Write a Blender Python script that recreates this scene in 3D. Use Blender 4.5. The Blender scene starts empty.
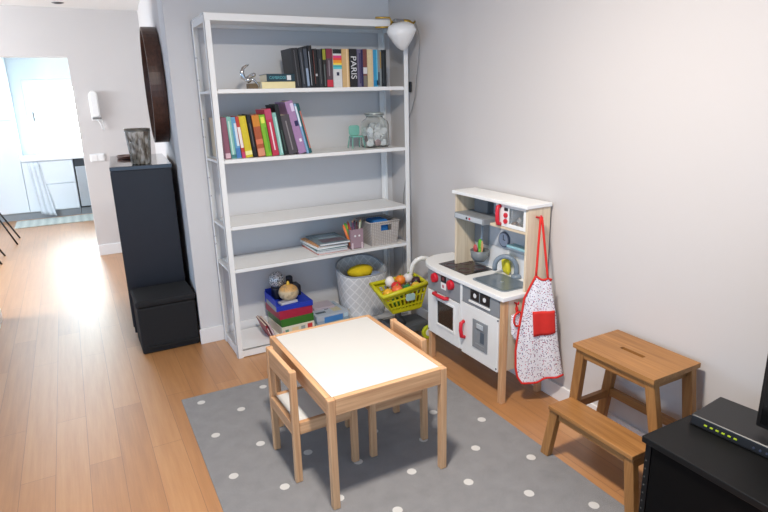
import bpy, bmesh, math, random
from mathutils import Vector, Matrix
random.seed(7)
S = bpy.context.scene
COL = S.collection
PI = math.pi

# ------------------------------------------------------------------ materials
def lin(c):
    return tuple((x/255/12.92 if x/255 <= .04045 else ((x/255+.055)/1.055)**2.4) for x in c)

class NT:
    def __init__(s, name):
        s.m = bpy.data.materials.new(name); s.m.use_nodes = True
        s.t = s.m.node_tree; s.b = s.t.nodes['Principled BSDF']
    def n(s, typ, **kw):
        n = s.t.nodes.new(typ)
        for k, v in kw.items(): setattr(n, k, v)
        return n
    def l(s, a, b): s.t.links.new(a, b)
    def set(s, sock, v):
        if hasattr(v, 'is_linked') or hasattr(v, 'links'): s.l(v, sock)
        else: sock.default_value = v
    def math(s, op, a, b=None, c=None):
        n = s.n('ShaderNodeMath', operation=op)
        s.set(n.inputs[0], a)
        if b is not None: s.set(n.inputs[1], b)
        if c is not None: s.set(n.inputs[2], c)
        return n.outputs[0]
    def mix(s, f, a, b):
        n = s.n('ShaderNodeMix', data_type='RGBA')
        s.set(n.inputs[0], f)
        s.set(n.inputs[6], a if hasattr(a, 'links') else (*a, 1) if len(a) == 3 else a)
        s.set(n.inputs[7], b if hasattr(b, 'links') else (*b, 1) if len(b) == 3 else b)
        return n.outputs[2]
    def coord(s, scale=(1, 1, 1), rot=(0, 0, 0), loc=(0, 0, 0)):
        c = s.n('ShaderNodeTexCoord'); m = s.n('ShaderNodeMapping')
        m.inputs['Scale'].default_value = scale; m.inputs['Rotation'].default_value = rot; m.inputs['Location'].default_value = loc
        s.l(c.outputs['Object'], m.inputs['Vector']); return m.outputs[0]
    def noise(s, vec, scale, detail=3, rough=.5):
        n = s.n('ShaderNodeTexNoise'); n.inputs['Scale'].default_value = scale
        n.inputs['Detail'].default_value = detail; n.inputs['Roughness'].default_value = rough
        s.l(vec, n.inputs['Vector']); return n.outputs['Fac']
    def ramp(s, f, stops):
        r = s.n('ShaderNodeValToRGB'); e = r.color_ramp.elements
        while len(e) < len(stops): e.new(.5)
        for q, (p, c) in zip(e, stops): q.position = p; q.color = (*c, 1)
        s.l(f, r.inputs[0]); return r.outputs[0]
    def bump(s, h, strength=.2, dist=.002):
        b = s.n('ShaderNodeBump'); b.inputs['Strength'].default_value = strength; b.inputs['Distance'].default_value = dist
        s.l(h, b.inputs['Height']); s.l(b.outputs[0], s.b.inputs['Normal'])
    def base(s, c):
        s.set(s.b.inputs['Base Color'], c if hasattr(c, 'links') else (*c, 1))

MC = {}
def paint(name, rgb, rough=.5, metal=0, var=.04, nscale=40, coat=0, bump=0):
    """plain coloured surface with slight procedural mottling; rgb is sRGB 0-255"""
    key = name
    if key in MC: return MC[key]
    t = NT(name); c = lin(rgb)
    f = t.noise(t.coord(), nscale)
    lo = tuple(x*(1-var) for x in c); hi = tuple(min(1, x*(1+var)) for x in c)
    t.base(t.mix(f, lo, hi))
    t.b.inputs['Roughness'].default_value = rough; t.b.inputs['Metallic'].default_value = metal
    if coat: t.b.inputs['Coat Weight'].default_value = coat
    if bump: t.bump(f, bump, .003)
    MC[key] = t.m; return t.m

def wood(name, a, b, axis='x', rough=.45, fine=1.0):
    key = name+axis
    if key in MC: return MC[key]
    t = NT(key)
    sc = {'x': (1.2, 22, 22), 'y': (22, 1.2, 22), 'z': (22, 22, 1.2)}[axis]
    sc2 = {'x': (4, 130, 130), 'y': (130, 4, 130), 'z': (130, 130, 4)}[axis]
    f = t.noise(t.coord(sc), 1.6*fine, 4, .6); g = t.noise(t.coord(sc2), 1.0, 3)
    h = t.math('MULTIPLY_ADD', g, .45, t.math('MULTIPLY', f, .75))
    t.base(t.ramp(h, [(.38, lin(a)), (.78, lin(b))]))
    t.b.inputs['Roughness'].default_value = rough
    t.bump(g, .12, .001)
    MC[key] = t.m; return t.m

def pine(ax): return wood('beech_wood', (178, 128, 88), (226, 182, 138), ax)
def oak(ax): return wood('oiled_birch_wood', (132, 88, 45), (176, 125, 71), ax)
def pale(ax): return wood('pale_birch_veneer', (205, 184, 154), (232, 216, 190), ax, .5)

# ------------------------------------------------------------------ mesh helpers
class MB:
    def __init__(s): s.v = []; s.f = []; s.sm = []
    def add(s, v, f, smooth=False):
        o = len(s.v); s.v += [tuple(p) for p in v]
        for q in f: s.f.append(tuple(i+o for i in q)); s.sm.append(smooth)
        return s
    def box(s, x0, x1, y0, y1, z0, z1):
        v = [(x, y, z) for z in (z0, z1) for y in (y0, y1) for x in (x0, x1)]
        return s.add(v, [(0, 2, 3, 1), (4, 5, 7, 6), (0, 1, 5, 4), (2, 6, 7, 3), (0, 4, 6, 2), (1, 3, 7, 5)])
    def bar(s, p, q, w, d, up=(0, 1, 0)):
        """rectangular bar from p to q, section w x d (d roughly along up)"""
        p = Vector(p); q = Vector(q); a = (q-p).normalized(); u = Vector(up)
        x = a.cross(u).normalized(); y = x.cross(a).normalized()
        v = []
        for c in (p, q):
            for i, j in ((-1, -1), (1, -1), (1, 1), (-1, 1)): v.append(c+x*(i*w/2)+y*(j*d/2))
        return s.add(v, [(3, 2, 1, 0), (4, 5, 6, 7), (0, 1, 5, 4), (1, 2, 6, 5), (2, 3, 7, 6), (3, 0, 4, 7)])
    def hexa(s, bot, top):
        """bot and top: four corners each, counter-clockwise from above"""
        return s.add(list(bot)+list(top), [(3, 2, 1, 0), (4, 5, 6, 7), (0, 1, 5, 4), (1, 2, 6, 5), (2, 3, 7, 6), (3, 0, 4, 7)])
    def tube(s, pts, r, n=10, closed=False):
        P = [Vector(p) for p in pts]; m = len(P); v = []; f = []
        rr = r if isinstance(r, (list, tuple)) else [r]*m
        ref = None
        for i, p in enumerate(P):
            if closed: t = (P[(i+1) % m]-P[i-1]).normalized()
            else: t = (P[min(i+1, m-1)]-P[max(i-1, 0)]).normalized()
            if ref is None: ref = Vector((0, 0, 1)) if abs(t.z) < .9 else Vector((1, 0, 0))
            x = t.cross(ref).normalized(); y = x.cross(t).normalized(); ref = y
            for k in range(n):
                a = 2*PI*k/n; v.append(p+x*(math.cos(a)*rr[i])+y*(math.sin(a)*rr[i]))
        for i in range(m if closed else m-1):
            for k in range(n):
                a = i*n+k; b = i*n+(k+1) % n; j = (i+1) % m
                f.append((a, b, j*n+(k+1) % n, j*n+k))
        if not closed:
            f.append(tuple(range(n-1, -1, -1))); f.append(tuple((m-1)*n+k for k in range(n)))
        return s.add(v, f, True)
    def lathe(s, prof, n=24, c=(0, 0, 0), axis='z', sx=1, sy=1):
        """prof: list of (radius, height); ends closed where the radius is 0 or left open"""
        v = []; f = []; m = len(prof)
        for r, h in prof:
            for k in range(n):
                a = 2*PI*k/n; p = (r*math.cos(a)*sx, r*math.sin(a)*sy, h)
                if axis == 'x': p = (p[2], p[0], p[1])
                if axis == 'y': p = (p[1], p[2], p[0])
                v.append((p[0]+c[0], p[1]+c[1], p[2]+c[2]))
        for i in range(m-1):
            for k in range(n): f.append((i*n+k, i*n+(k+1) % n, (i+1)*n+(k+1) % n, (i+1)*n+k))
        if prof[0][0] > 1e-6 and prof[0][0] != prof[-1][0]*0-1: f.append(tuple(range(n-1, -1, -1)))
        if prof[-1][0] > 1e-6: f.append(tuple((m-1)*n+k for k in range(n)))
        return s.add(v, f, True)
    def open_lathe(s, prof, n=24, c=(0, 0, 0)):
        q = MB(); q.lathe(prof, n, c); q.f = q.f[:(len(prof)-1)*n]; return s.add(q.v, q.f, True)
    def cyl(s, p, q, r, n=16, r2=None):
        r2 = r if r2 is None else r2
        P = Vector(p); Q = Vector(q); t = (Q-P).normalized()
        ref = Vector((0, 0, 1)) if abs(t.z) < .9 else Vector((1, 0, 0))
        x = t.cross(ref).normalized(); y = x.cross(t).normalized(); v = []
        for c, rad in ((P, r), (Q, r2)):
            for k in range(n):
                a = 2*PI*k/n; v.append(c+x*(math.cos(a)*rad)+y*(math.sin(a)*rad))
        f = [(k, (k+1) % n, n+(k+1) % n, n+k) for k in range(n)]
        o = len(s.v); s.add(v, f, True)
        s.f.append(tuple(o+k for k in range(n-1, -1, -1))); s.sm.append(False)
        s.f.append(tuple(o+n+k for k in range(n))); s.sm.append(False)
        return s
    def ball(s, c, r, n=20, sz=1, sx=1, sy=1, wob=0):
        prof = [(r*math.sin(PI*i/(n//2)), -r*math.cos(PI*i/(n//2))*sz) for i in range(n//2+1)]
        prof[0] = (1e-5, prof[0][1]); prof[-1] = (1e-5, prof[-1][1])
        q = MB().lathe(prof, n, (0, 0, 0), 'z', sx, sy)
        v = [(p[0]*(1+wob*math.sin(5*math.atan2(p[1], p[0]))), p[1]*(1+wob*math.sin(5*math.atan2(p[1], p[0]))), p[2]) for p in q.v]
        return s.add([(p[0]+c[0], p[1]+c[1], p[2]+c[2]) for p in v], q.f, True)
    def prism(s, poly, lo, hi, axis='z'):
        """extrude a 2D polygon along axis; poly in the other two axes (z: xy, y: xz, x: yz)"""
        def P(a, b, h): return {'z': (a, b, h), 'y': (a, h, b), 'x': (h, a, b)}[axis]
        n = len(poly); v = [P(a, b, lo) for a, b in poly]+[P(a, b, hi) for a, b in poly]
        f = [tuple(range(n-1, -1, -1)), tuple(range(n, 2*n))]+[(k, (k+1) % n, n+(k+1) % n, n+k) for k in range(n)]
        return s.add(v, f)
    def move(s, dx=0, dy=0, dz=0): s.v = [(a+dx, b+dy, c+dz) for a, b, c in s.v]; return s
    def build(s, name, m, parent=None, off=(0, 0, 0), bevel=0, seg=2, solid=0, sub=0):
        me = bpy.data.meshes.new(name)
        me.from_pydata([(a-off[0], b-off[1], c-off[2]) for a, b, c in s.v], [], s.f)
        for p, k in zip(me.polygons, s.sm): p.use_smooth = k
        bm = bmesh.new(); bm.from_mesh(me); bmesh.ops.recalc_face_normals(bm, faces=bm.faces); bm.to_mesh(me); bm.free()
        me.materials.append(m)
        o = bpy.data.objects.new(name, me); COL.objects.link(o)
        if parent is not None: o.parent = parent
        else: o.location = off
        if solid: md = o.modifiers.new('thickness', 'SOLIDIFY'); md.thickness = solid; md.offset = 0
        if bevel:
            md = o.modifiers.new('bevel', 'BEVEL'); md.width = bevel; md.segments = seg; md.limit_method = 'ANGLE'; md.angle_limit = .6
        if sub: md = o.modifiers.new('sub', 'SUBSURF'); md.levels = sub; md.render_levels = sub
        return o

def tag(o, label, cat, group=None):
    o['label'] = label; o['category'] = cat
    if group: o['group'] = group
    return o
def thing(name, label, cat, loc=(0, 0, 0), group=None):
    o = bpy.data.objects.new(name, None); COL.objects.link(o); o.location = loc
    o.empty_display_size = .05
    return tag(o, label, cat, group)
def struct(name, mb, m, bevel=0, parent=None):
    o = mb.build(name, m, parent, bevel=bevel)
    if parent is None: o['kind'] = 'structure'
    return o
def rrect(x0, x1, y0, y1, r, n=5):
    out = []
    for cx, cy, a0 in ((x1-r, y1-r, 0), (x0+r, y1-r, 90), (x0+r, y0+r, 180), (x1-r, y0+r, 270)):
        for k in range(n+1):
            a = math.radians(a0+90*k/n); out.append((cx+r*math.cos(a), cy+r*math.sin(a)))
    return out
def text_mesh(name, body, size, fn, m, parent, extr=.0):
    cu = bpy.data.curves.new('glyphs', 'FONT'); cu.body = body; cu.size = size; cu.align_x = 'CENTER'; cu.align_y = 'CENTER'
    t = bpy.data.objects.new('glyphs', cu); COL.objects.link(t)
    bpy.context.view_layer.update()
    me = bpy.data.meshes.new_from_object(t.evaluated_get(bpy.context.evaluated_depsgraph_get()))
    bpy.data.objects.remove(t); bpy.data.curves.remove(cu)
    for v in me.vertices: v.co = fn(v.co.x, v.co.y)
    me.name = name; me.materials.clear(); me.materials.append(m)
    o = bpy.data.objects.new(name, me); COL.objects.link(o); o.parent = parent
    return o

# ------------------------------------------------------------------ camera
cam = bpy.data.cameras.new('camera'); cam.sensor_width = 36; cam.lens = 571.2/768*36
co = bpy.data.objects.new('camera', cam); COL.objects.link(co)
yw, pt, rl = math.radians(-28.19), math.radians(-15.54), math.radians(-1.498)
fw = Vector((-math.sin(yw)*math.cos(pt), math.cos(yw)*math.cos(pt), math.sin(pt)))
rt = Vector((math.cos(yw), math.sin(yw), 0)); up = rt.cross(fw)
r2 = rt*math.cos(rl)+up*math.sin(rl); u2 = -rt*math.sin(rl)+up*math.cos(rl)
M = Matrix((r2, u2, -fw)).transposed().to_4x4(); M.translation = (0, 0, 1.5)
co.matrix_world = M; cam.clip_start = .02
S.camera = co

# ------------------------------------------------------------------ the setting
RX, BY, CH = 1.99, 3.56, 2.37
def wall_mat(name, rgb):
    t = NT(name); c = t.coord(); n1 = t.noise(c, 1.3, 2); n2 = t.noise(c, 260, 2)
    a = lin(rgb); t.base(t.mix(n1, tuple(x*.985 for x in a), tuple(min(1, x*1.015) for x in a)))
    t.b.inputs['Roughness'].default_value = .75; t.bump(n2, .12, .001); return t.m
WM = wall_mat('pale_grey_wall_paint', (204, 199, 196))
WB = wall_mat('back_wall_paint', (214, 213, 213))
WH = wall_mat('white_ceiling_paint', (226, 224, 221))
TR = paint('white_trim_paint', (232, 231, 230), .4, var=.015)

# floor: oak laminate boards running along y
t = NT('oak_laminate')
cv = t.coord((1, 1, 1), (0, 0, PI/2))
br = t.n('ShaderNodeTexBrick'); t.l(cv, br.inputs['Vector'])
br.offset = .37; br.inputs['Scale'].default_value = 1; br.inputs['Brick Width'].default_value = 1.25
br.inputs['Row Height'].default_value = .128; br.inputs['Mortar Size'].default_value = .0009
br.inputs['Color1'].default_value = (.30, .30, .30, 1); br.inputs['Color2'].default_value = (.72, .72, .72, 1); br.inputs['Mortar'].default_value = (.1, .1, .1, 1)
g1 = t.noise(t.coord((26, 1.6, 26)), 1.4, 5, .62); g2 = t.noise(t.coord((160, 5, 160)), 1, 3)
sep = t.n('ShaderNodeSeparateColor'); t.l(br.outputs['Color'], sep.inputs[0])
h = t.math('ADD', t.math('MULTIPLY', sep.outputs[0], .45), t.math('ADD', t.math('MULTIPLY', g1, .5), t.math('MULTIPLY', g2, .16)))
colr = t.ramp(h, [(.25, lin((152, 104, 62))), (.55, lin((182, 129, 80))), (.9, lin((204, 155, 104)))])
t.base(t.mix(br.outputs['Fac'], colr, lin((126, 84, 54))))
t.b.inputs['Roughness'].default_value = .4; t.b.inputs['Specular IOR Level'].default_value = .6; t.b.inputs['Coat Weight'].default_value = .9; t.b.inputs['Coat Roughness'].default_value = .41
t.bump(t.math('SUBTRACT', g2, br.outputs['Fac']), .06, .0015)
FLOOR = t.m
struct('floor', MB().box(-4.2, 2.1, -2.2, 9.7, -.05, 0), FLOOR)
struct('ceiling', MB().box(-4.2, 2.1, -2.2, 9.85, CH, CH+.1), WH)
struct('wall_right', MB().box(RX, RX+.1, -2.2, 4.2, 0, CH), WM)
struct('wall_back', MB().prism([(.565, BY), (RX, BY), (RX, 3.9), (.5905, 3.9)], 0, CH), WB)
struct('wall_hall', MB().prism([(.5905, 3.9), (1.0, 3.9), (1.0, 6.56), (.79, 6.56)], 0, CH), WM)
struct('wall_far', MB().box(.11, .785, 6.41, 6.56, 0, CH).box(-2.6, .11, 6.41, 6.56, 1.94, CH).box(-4.2, -2.6, 6.41, 6.56, 0, CH), WM)
struct('wall_left', MB().box(-4.2, -.63, 4.6, 4.8, 0, CH), WM)
struct('baseboard_right', MB().box(RX-.014, RX, -2.2, BY, 0, .085), TR, .003)
struct('baseboard_back', MB().box(.555, RX-.014, BY-.014, BY, 0, .1), TR, .003)
struct('baseboard_far', MB().box(.11, .785, 6.396, 6.41, 0, .11), TR, .003)
struct('baseboard_left', MB().box(-2.5, -.616, 4.586, 4.6, 0, .085).box(-.63, -.616, 4.6, 4.8, 0, .085), TR, .003)
# kitchen at the end of the hall
KB = 9.68
struct('wall_kitchen', MB().box(-4.2, -.46, KB, KB+.15, 0, CH).box(.75, 1.6, KB, KB+.15, 0, CH)
       .box(-.46, .75, KB, KB+.15, 0, .85).box(-.46, .75, KB, KB+.15, 1.86, CH), wall_mat('kitchen_wall_paint', (214, 226, 234)))
struct('wall_kitchen_side', MB().box(1.5, 1.6, 6.56, KB, 0, CH), WM)
win = struct('window_1', MB().box(-.46, -.36, KB+.02, KB+.09, .85, 1.86).box(.67, .75, KB+.02, KB+.09, .85, 1.86)
             .box(-.36, .67, KB+.02, KB+.09, .85, .93).box(-.36, .67, KB+.02, KB+.09, 1.76, 1.86), TR, .006)
tm = NT('bright_daylit_pane'); n1 = tm.noise(tm.coord((1, 1, 1)), 7, 4)
colr = tm.ramp(n1, [(.42, (.70, .84, .86)), (.6, (.82, .94, 1))])
tm.base((.8, .8, .8)); tm.l(colr, tm.b.inputs['Emission Color']); tm.b.inputs['Emission Strength'].default_value = 16.0
struct('window_pane', MB().box(-.36, .67, KB+.05, KB+.056, .93, 1.76), tm.m, parent=win)
MB().box(-.385, -.365, KB, KB+.02, 1.30, 1.42).build('window_handle', paint('grey_handle', (120, 124, 128), .4), win)

# ------------------------------------------------------------------ far kitchen units
KW = paint('white_kitchen_front', (222, 231, 238), .35, var=.01)
STEEL = paint('brushed_steel', (186, 196, 204), .35, .45)
DARK = paint('black_enamel', (28, 30, 33), .35)
o = (-1.3, 9.38, 0)
c = thing('tall_cupboard', 'tall white kitchen cupboard left of the bright window', 'cupboard', o)
MB().box(-2.0, -.60, 9.09, 9.66, .10, 2.2).build('body', KW, c, o, .002)
MB().box(-1.24, -.602, 9.07, 9.088, .11, 1.32).build('door', KW, c, o, .003)
MB().box(-1.24, -.602, 9.07, 9.088, 1.33, 2.19).build('door', KW, c, o, .003)
MB().box(-2.0, -.60, 9.13, 9.66, 0, .10).build('plinth', paint('grey_plinth', (150, 160, 168), .5), c, o)
o = (-.29, 9.38, 0)
c = thing('drawer_cabinet', 'white two-drawer kitchen base cabinet under the window', 'cabinet', o)
MB().box(-.598, .012, 9.09, 9.66, .10, .785).build('body', KW, c, o)
for z0, z1 in ((.11, .46), (.47, .78)):
    d = MB().box(-.42, .008, 9.07, 9.089, z0, z1).build('drawer', KW, c, o, .003)
MB().box(-.596, -.425, 9.07, 9.089, .11, .78).build('door', KW, c, o, .003)
MB().box(-.598, .012, 9.13, 9.66, 0, .10).build('plinth', paint('grey_plinth', (150, 160, 168), .5), c, o)
o = (.32, 9.38, 0)
c = thing('dishwasher', 'steel-fronted dishwasher under the counter beside the doorway edge', 'dishwasher', o)
MB().box(.02, .62, 9.09, 9.66, .10, .785).build('body', DARK, c, o)
MB().box(.03, .61, 9.06, 9.089, .12, .68).build('door', STEEL, c, o, .004)
MB().box(.03, .61, 9.065, 9.089, .69, .78).build('control_panel', paint('dark_steel', (70, 76, 82), .35, .6), c, o, .003)
MB().tube([(.18, 9.02, .655), (.30, 9.015, .655), (.48, 9.02, .655)], .011).build('handle', STEEL, c, o)
MB().box(.02, .62, 9.12, 9.66, 0, .10).build('plinth', paint('grey_plinth', (150, 160, 168), .5), c, o)
tag(MB().box(-.598, 1.45, 9.05, 9.675, .788, .828).build('worktop', paint('white_worktop', (240, 243, 245), .3, var=.01), bevel=.004),
    'white kitchen worktop running below the bright window', 'worktop')
# towel with folds
q = MB(); N = 18; rows = 14; v = []; f = []
for j in range(rows+1):
    z = .77-.70*j/rows; sh = .10*(j/rows)
    for i in range(N+1):
        u = i/N; v.append((-.53+sh*.6+u*(.13+.05*j/rows), 9.05-.012*math.sin(u*17+j*.25)-.006*math.sin(j*.9), z-.04*u*(j/rows)))
for j in range(rows):
    for i in range(N): f.append((j*(N+1)+i, j*(N+1)+i+1, (j+1)*(N+1)+i+1, (j+1)*(N+1)+i))
q.add(v, f, True)
tag(q.build('kitchen_towel', paint('grey_white_cloth', (214, 222, 230), .9, var=.08, nscale=60), solid=.004), 'pale grey towel hanging on the white kitchen drawers', 'towel')
tmat = NT('woven_mat'); w = tmat.n('ShaderNodeTexChecker'); tmat.l(tmat.coord((14, 14, 14), (0, 0, .785)), w.inputs['Vector']); w.inputs['Scale'].default_value = 1
w.inputs['Color1'].default_value = (*lin((172, 182, 178)), 1); w.inputs['Color2'].default_value = (*lin((198, 205, 200)), 1)
tmat.l(w.outputs[0], tmat.b.inputs['Base Color']); tmat.b.inputs['Roughness'].default_value = .9
tag(MB().box(-.77, .8, 8.5, 9.02, .001, .009).build('kitchen_mat', tmat.m, bevel=.003), 'pale patterned mat on the floor before the kitchen units', 'mat')

def far_chair(loc, label):
    c = thing('dining_chair', label, 'chair', loc, 'dining chairs in the far room')
    bl = paint('black_chair_metal', (18, 18, 20), .45); wt = paint('white_seat_shell', (225, 230, 235), .4)
    for sx in (-1, 1):
        for sy in (-1, 1):
            MB().tube([(sx*.17, sy*.12, .43), (sx*.36, sy*.19, 0)], .009, 8).build('leg', bl, c)
    MB().prism(rrect(-.22, .22, -.21, .21, .07), .43, .455).build('seat', wt, c, bevel=.006)
    MB().prism(rrect(-.2, .2, .52, .86, .06), -.235, -.215, 'y').build('backrest', bl, c, bevel=.004)
    for sx in (-1, 1): MB().tube([(sx*.15, -.2, .44), (sx*.15, -.225, .55)], .009, 8).build('back_strut', bl, c)
    return c
far_chair((-1.034, 7.671, 0), 'black-legged dining chair nearest the kitchen at left frame edge')
far_chair((-1.12, 6.78, 0), 'black-legged dining chair nearer the camera, mostly cut by left frame edge')

# hall wall fittings
o = (.27, 6.40, 1.25)
c = thing('intercom', 'white intercom handset on the wall right of the kitchen opening', 'intercom', o)
MB().box(.235, .315, 6.392, 6.41, 1.35, 1.60).build('wall_plate', TR, c, o, .006)
MB().prism(rrect(.242, .308, 1.385, 1.625, .025), 6.355, 6.392, 'y').build('handset', paint('white_plastic', (238, 236, 233), .35), c, o, .008)
MB().box(.24, .32, 6.372, 6.39, 1.362, 1.38).build('base_lip', paint('grey_plastic', (120, 118, 116), .5), c, o, .002)
MB().tube([(.285, 6.38, 1.36), (.305, 6.375, 1.31), (.313, 6.375, 1.27), (.326, 6.385, 1.26), (.334, 6.39, 1.29), (.322, 6.395, 1.36)], .005, 8).build('cord', TR, c, o)
o = (.23, 6.4, 1.0)
c = thing('light_switch', 'white double light switch plate below the intercom', 'switch', o)
MB().box(.165, .295, 6.398, 6.41, .955, 1.03).build('plate', TR, c, o, .004)
for k in (0, 1): MB().box(.175+k*.058, .227+k*.058, 6.393, 6.399, .965, 1.02).build('rocker', paint('white_plastic', (238, 236, 233), .35), c, o, .002)
o = (.06, 6.05, CH)
c = thing('ceiling_downlight', 'small round recessed downlight in the hall ceiling', 'light', o)
MB().lathe([(.045, CH-.004), (.05, CH-.001)], 20, (.10, 6.12, 0)).build('trim_ring', paint('grey_plastic', (120, 118, 116), .5), c, o)
MB().lathe([(.03, CH-.008), (.035, CH-.004)], 20, (.10, 6.12, 0)).build('lamp_face', DARK, c, o)

# ------------------------------------------------------------------ hall cabinet, pouf, mirror, vase, tray
BLK = paint('black_brown_veneer', (33, 34, 41), .42, var=.12, nscale=18)
o = (.196, 3.915, 0)
c = thing('console_cabinet', 'tall dark black-brown console cabinet standing in the hall below the mirror', 'cabinet', o)
TP = paint('dark_glossy_top', (58, 59, 64), .14, coat=.5)
MB().box(.006, .360, .015, .835, .02, 1.10).build('body', BLK, c, bevel=.003)
MB().box(.0, .364, 0, .855, 1.10, 1.125).build('top', TP, c, bevel=.002)
MB().box(.0, .007, .02, .422, .06, 1.09).build('door', BLK, c, bevel=.002)
MB().box(.0, .007, .432, .83, .06, 1.09).build('door', BLK, c, bevel=.002)
MB().box(.02, .35, .03, .82, 0, .02).build('plinth', DARK, c)
c.rotation_euler[2] = -math.atan(.072)
FAB = paint('black_fabric', (24, 25, 28), .85, var=.2, nscale=120, bump=.2)
o = (.385, 3.73, 0)
c = thing('storage_pouf', 'black fabric storage cube on the floor against the dark cabinet', 'pouf', o)
q = MB().box(.212, .553, 3.572, 3.878, .0, .30)
q.build('body', FAB, c, o, .012, 3)
MB().box(.206, .558, 3.566, 3.882, .302, .345).build('lid', FAB, c, o, .014, 3)
MB().box(.245, .55, 3.560, 3.574, .028, .05).build('lower_flap', paint('black_fabric_edge', (14, 14, 16), .8), c, o, .003)
# round mirror on the hall wall (local x = into the wall)
o = (.617, 4.30, 1.611)
c = thing('wall_mirror', 'round mirror in a deep dark brown wooden rim on the hall wall', 'mirror', o)
DW = wood('dark_walnut', (58, 36, 28), (92, 60, 46), 'z', .4)
n = 64; v = []; f = []
ring = [(.375, 0), (.375, -.092), (.352, -.092), (.352, -.015)]
for r, x in ring:
    for k in range(n):
        a = 2*PI*k/n; v.append((x, r*math.cos(a), r*math.sin(a)))
for i in range(4):
    for k in range(n): f.append((i*n+k, i*n+(k+1) % n, ((i+1) % 4)*n+(k+1) % n, ((i+1) % 4)*n+k))
MB().add(v, f, False).build('rim', DW, c, bevel=.003)
MB().prism([(.355*math.cos(2*PI*k/n), .355*math.sin(2*PI*k/n)) for k in range(n)], -.022, -.012, 'x').build('mirror_glass', paint('silvered_glass', (205, 208, 210), .04, 1, var=.01), c)
c.rotation_euler[2] = -math.atan(.075)
# ribbed glass vase
GL = NT('ribbed_smoky_glass'); GL.b.inputs['Transmission Weight'].default_value = .5; GL.b.inputs['Roughness'].default_value = .15
nz = GL.noise(GL.coord((52, 52, 17)), 1, 2); GL.base(GL.ramp(nz, [(.36, lin((122, 110, 96))), (.5, lin((178, 168, 152))), (.64, lin((240, 236, 228)))])); GL.bump(nz, .9, .012)  # bright glints and dark facets put into the glass colour by noise
o = (.395, 4.02, 1.126)
c = thing('glass_vase', 'ribbed smoky glass hurricane vase on the front of the dark cabinet', 'vase', o)
q = MB()
prof = [(.055, 0), (.06, .004), (.064, .08), (.07, .16), (.074, .195), (.076, .2), (.076, .222), (.070, .222), (.066, .19), (.058, .08), (.054, .02), (.0001, .016)]
n = 40; v = []; f = []
for i, (r, z) in enumerate(prof):
    for k in range(n):
        rr = r*(1+(.045*math.cos(k*PI/2+ (z*90)) if .01 < z < .19 and i < 5 else 0)); v.append((rr*math.cos(2*PI*k/n), rr*math.sin(2*PI*k/n), z))
for i in range(len(prof)-1):
    for k in range(n): f.append((i*n+k, i*n+(k+1) % n, (i+1)*n+(k+1) % n, (i+1)*n+k))
f.append(tuple(range(n-1, -1, -1)))
q.add(v, f, True).build('ribbed_body', GL.m, c)
MB().open_lathe([(.0775, .203), (.0775, .22), (.0765, .22), (.0765, .203), (.0775, .203)], 40).build('rim_band', paint('pewter', (120, 116, 108), .4, .7), c)
MB().lathe([(.02, .017), (.021, .02), (.021, .085), (.019, .09), (.0001, .088)], 20).build('candle', paint('ivory_wax', (225, 214, 190), .5), c)
q = MB().prism([(.06*math.cos(a), .10*math.sin(a)) for a in [2*PI*k/32 for k in range(32)]], 0, .014)
tr = thing('wooden_tray', 'small oval reddish brown wooden tray behind the glass vase', 'tray', (.345, 4.50, 1.126))
q.build('base', wood('red_brown_wood', (84, 42, 26), (118, 64, 40), 'y', .4), tr, bevel=.006)
MB().tube([(.058*math.cos(a), .098*math.sin(a), .015) for a in [2*PI*k/32 for k in range(32)]], .005, 8, True).build('lip', wood('red_brown_wood', (84, 42, 26), (118, 64, 40), 'y', .4), tr)

# ------------------------------------------------------------------ the tall white shelf unit
WS = paint('white_powder_coat', (236, 236, 234), .35, var=.01)
L, R, F, B = .704, 1.925, 3.205, 3.537
PW = .032
o = ((L+R)/2, (F+B)/2, 0)
sh = thing('shelf_unit', 'tall white metal shelf unit with open sides against the back wall', 'shelf unit', o)
for x in (L, R-PW):
    for y in (F, B-PW):
        q = MB().box(x, x+PW, y, y+.004, 0, 1.94) if y == F else MB().box(x, x+PW, B-.004, B, 0, 1.94)
        xs = x if x == L else R-.004
        q.box(xs, xs+.004, y, y+PW, 0, 1.94)
        q.build('post', WS, sh, o, .0012, 1)
for x in (L+.004, R-.008):
    for z_ in ((1.90, 1.94), (.005, .06)): MB().box(x, x+.004, F+PW, B-PW, *z_).build('side_rail', WS, sh, o, .001, 1)
q = MB().box(L, R, F-.001, F+.012, 1.905, 1.943).box(L, R, B-.014, B, 1.905, 1.94).box(L, R, F, B, 1.932, 1.943).box(L+.03, R-.03, F+.012, B-.014, 1.924, 1.931)
q.build('top_panel', WS, sh, o, .003)
TOPS = (1.562, 1.188, .810, .556)
for z in TOPS:
    q = MB().box(L+.036, R-.036, F+.004, B-.01, z-.006, z).box(L+.036, R-.036, F+.002, F+.012, z-.022, z).box(L+.036, R-.036, B-.016, B-.008, z-.022, z)
    q.build('shelf_board', WS, sh, o, .0015, 1)
    for x in (L+.005, R-.036):
        MB().box(x, x+.031, F+.004, B-.01, z-.020, z-.007).build('shelf_bracket', WS, sh, o)
q = MB().box(L+.006, R-.006, F+.003, B-.006, .044, .05).box(L+.006, R-.006, F+.003, F+.012, .004, .05)
q.build('bottom_board', WS, sh, o, .0015, 1)
pg = paint('grey_peg', (110, 112, 116), .4, .5)
for z in (1.74, 1.62, 1.40, 1.30, 1.06, .95, .70, .65, .40):
    MB().cyl((L-.001, B-.016, z), (L+.009, B-.016, z), .004, 8).build('peg', pg, sh, o)

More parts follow.
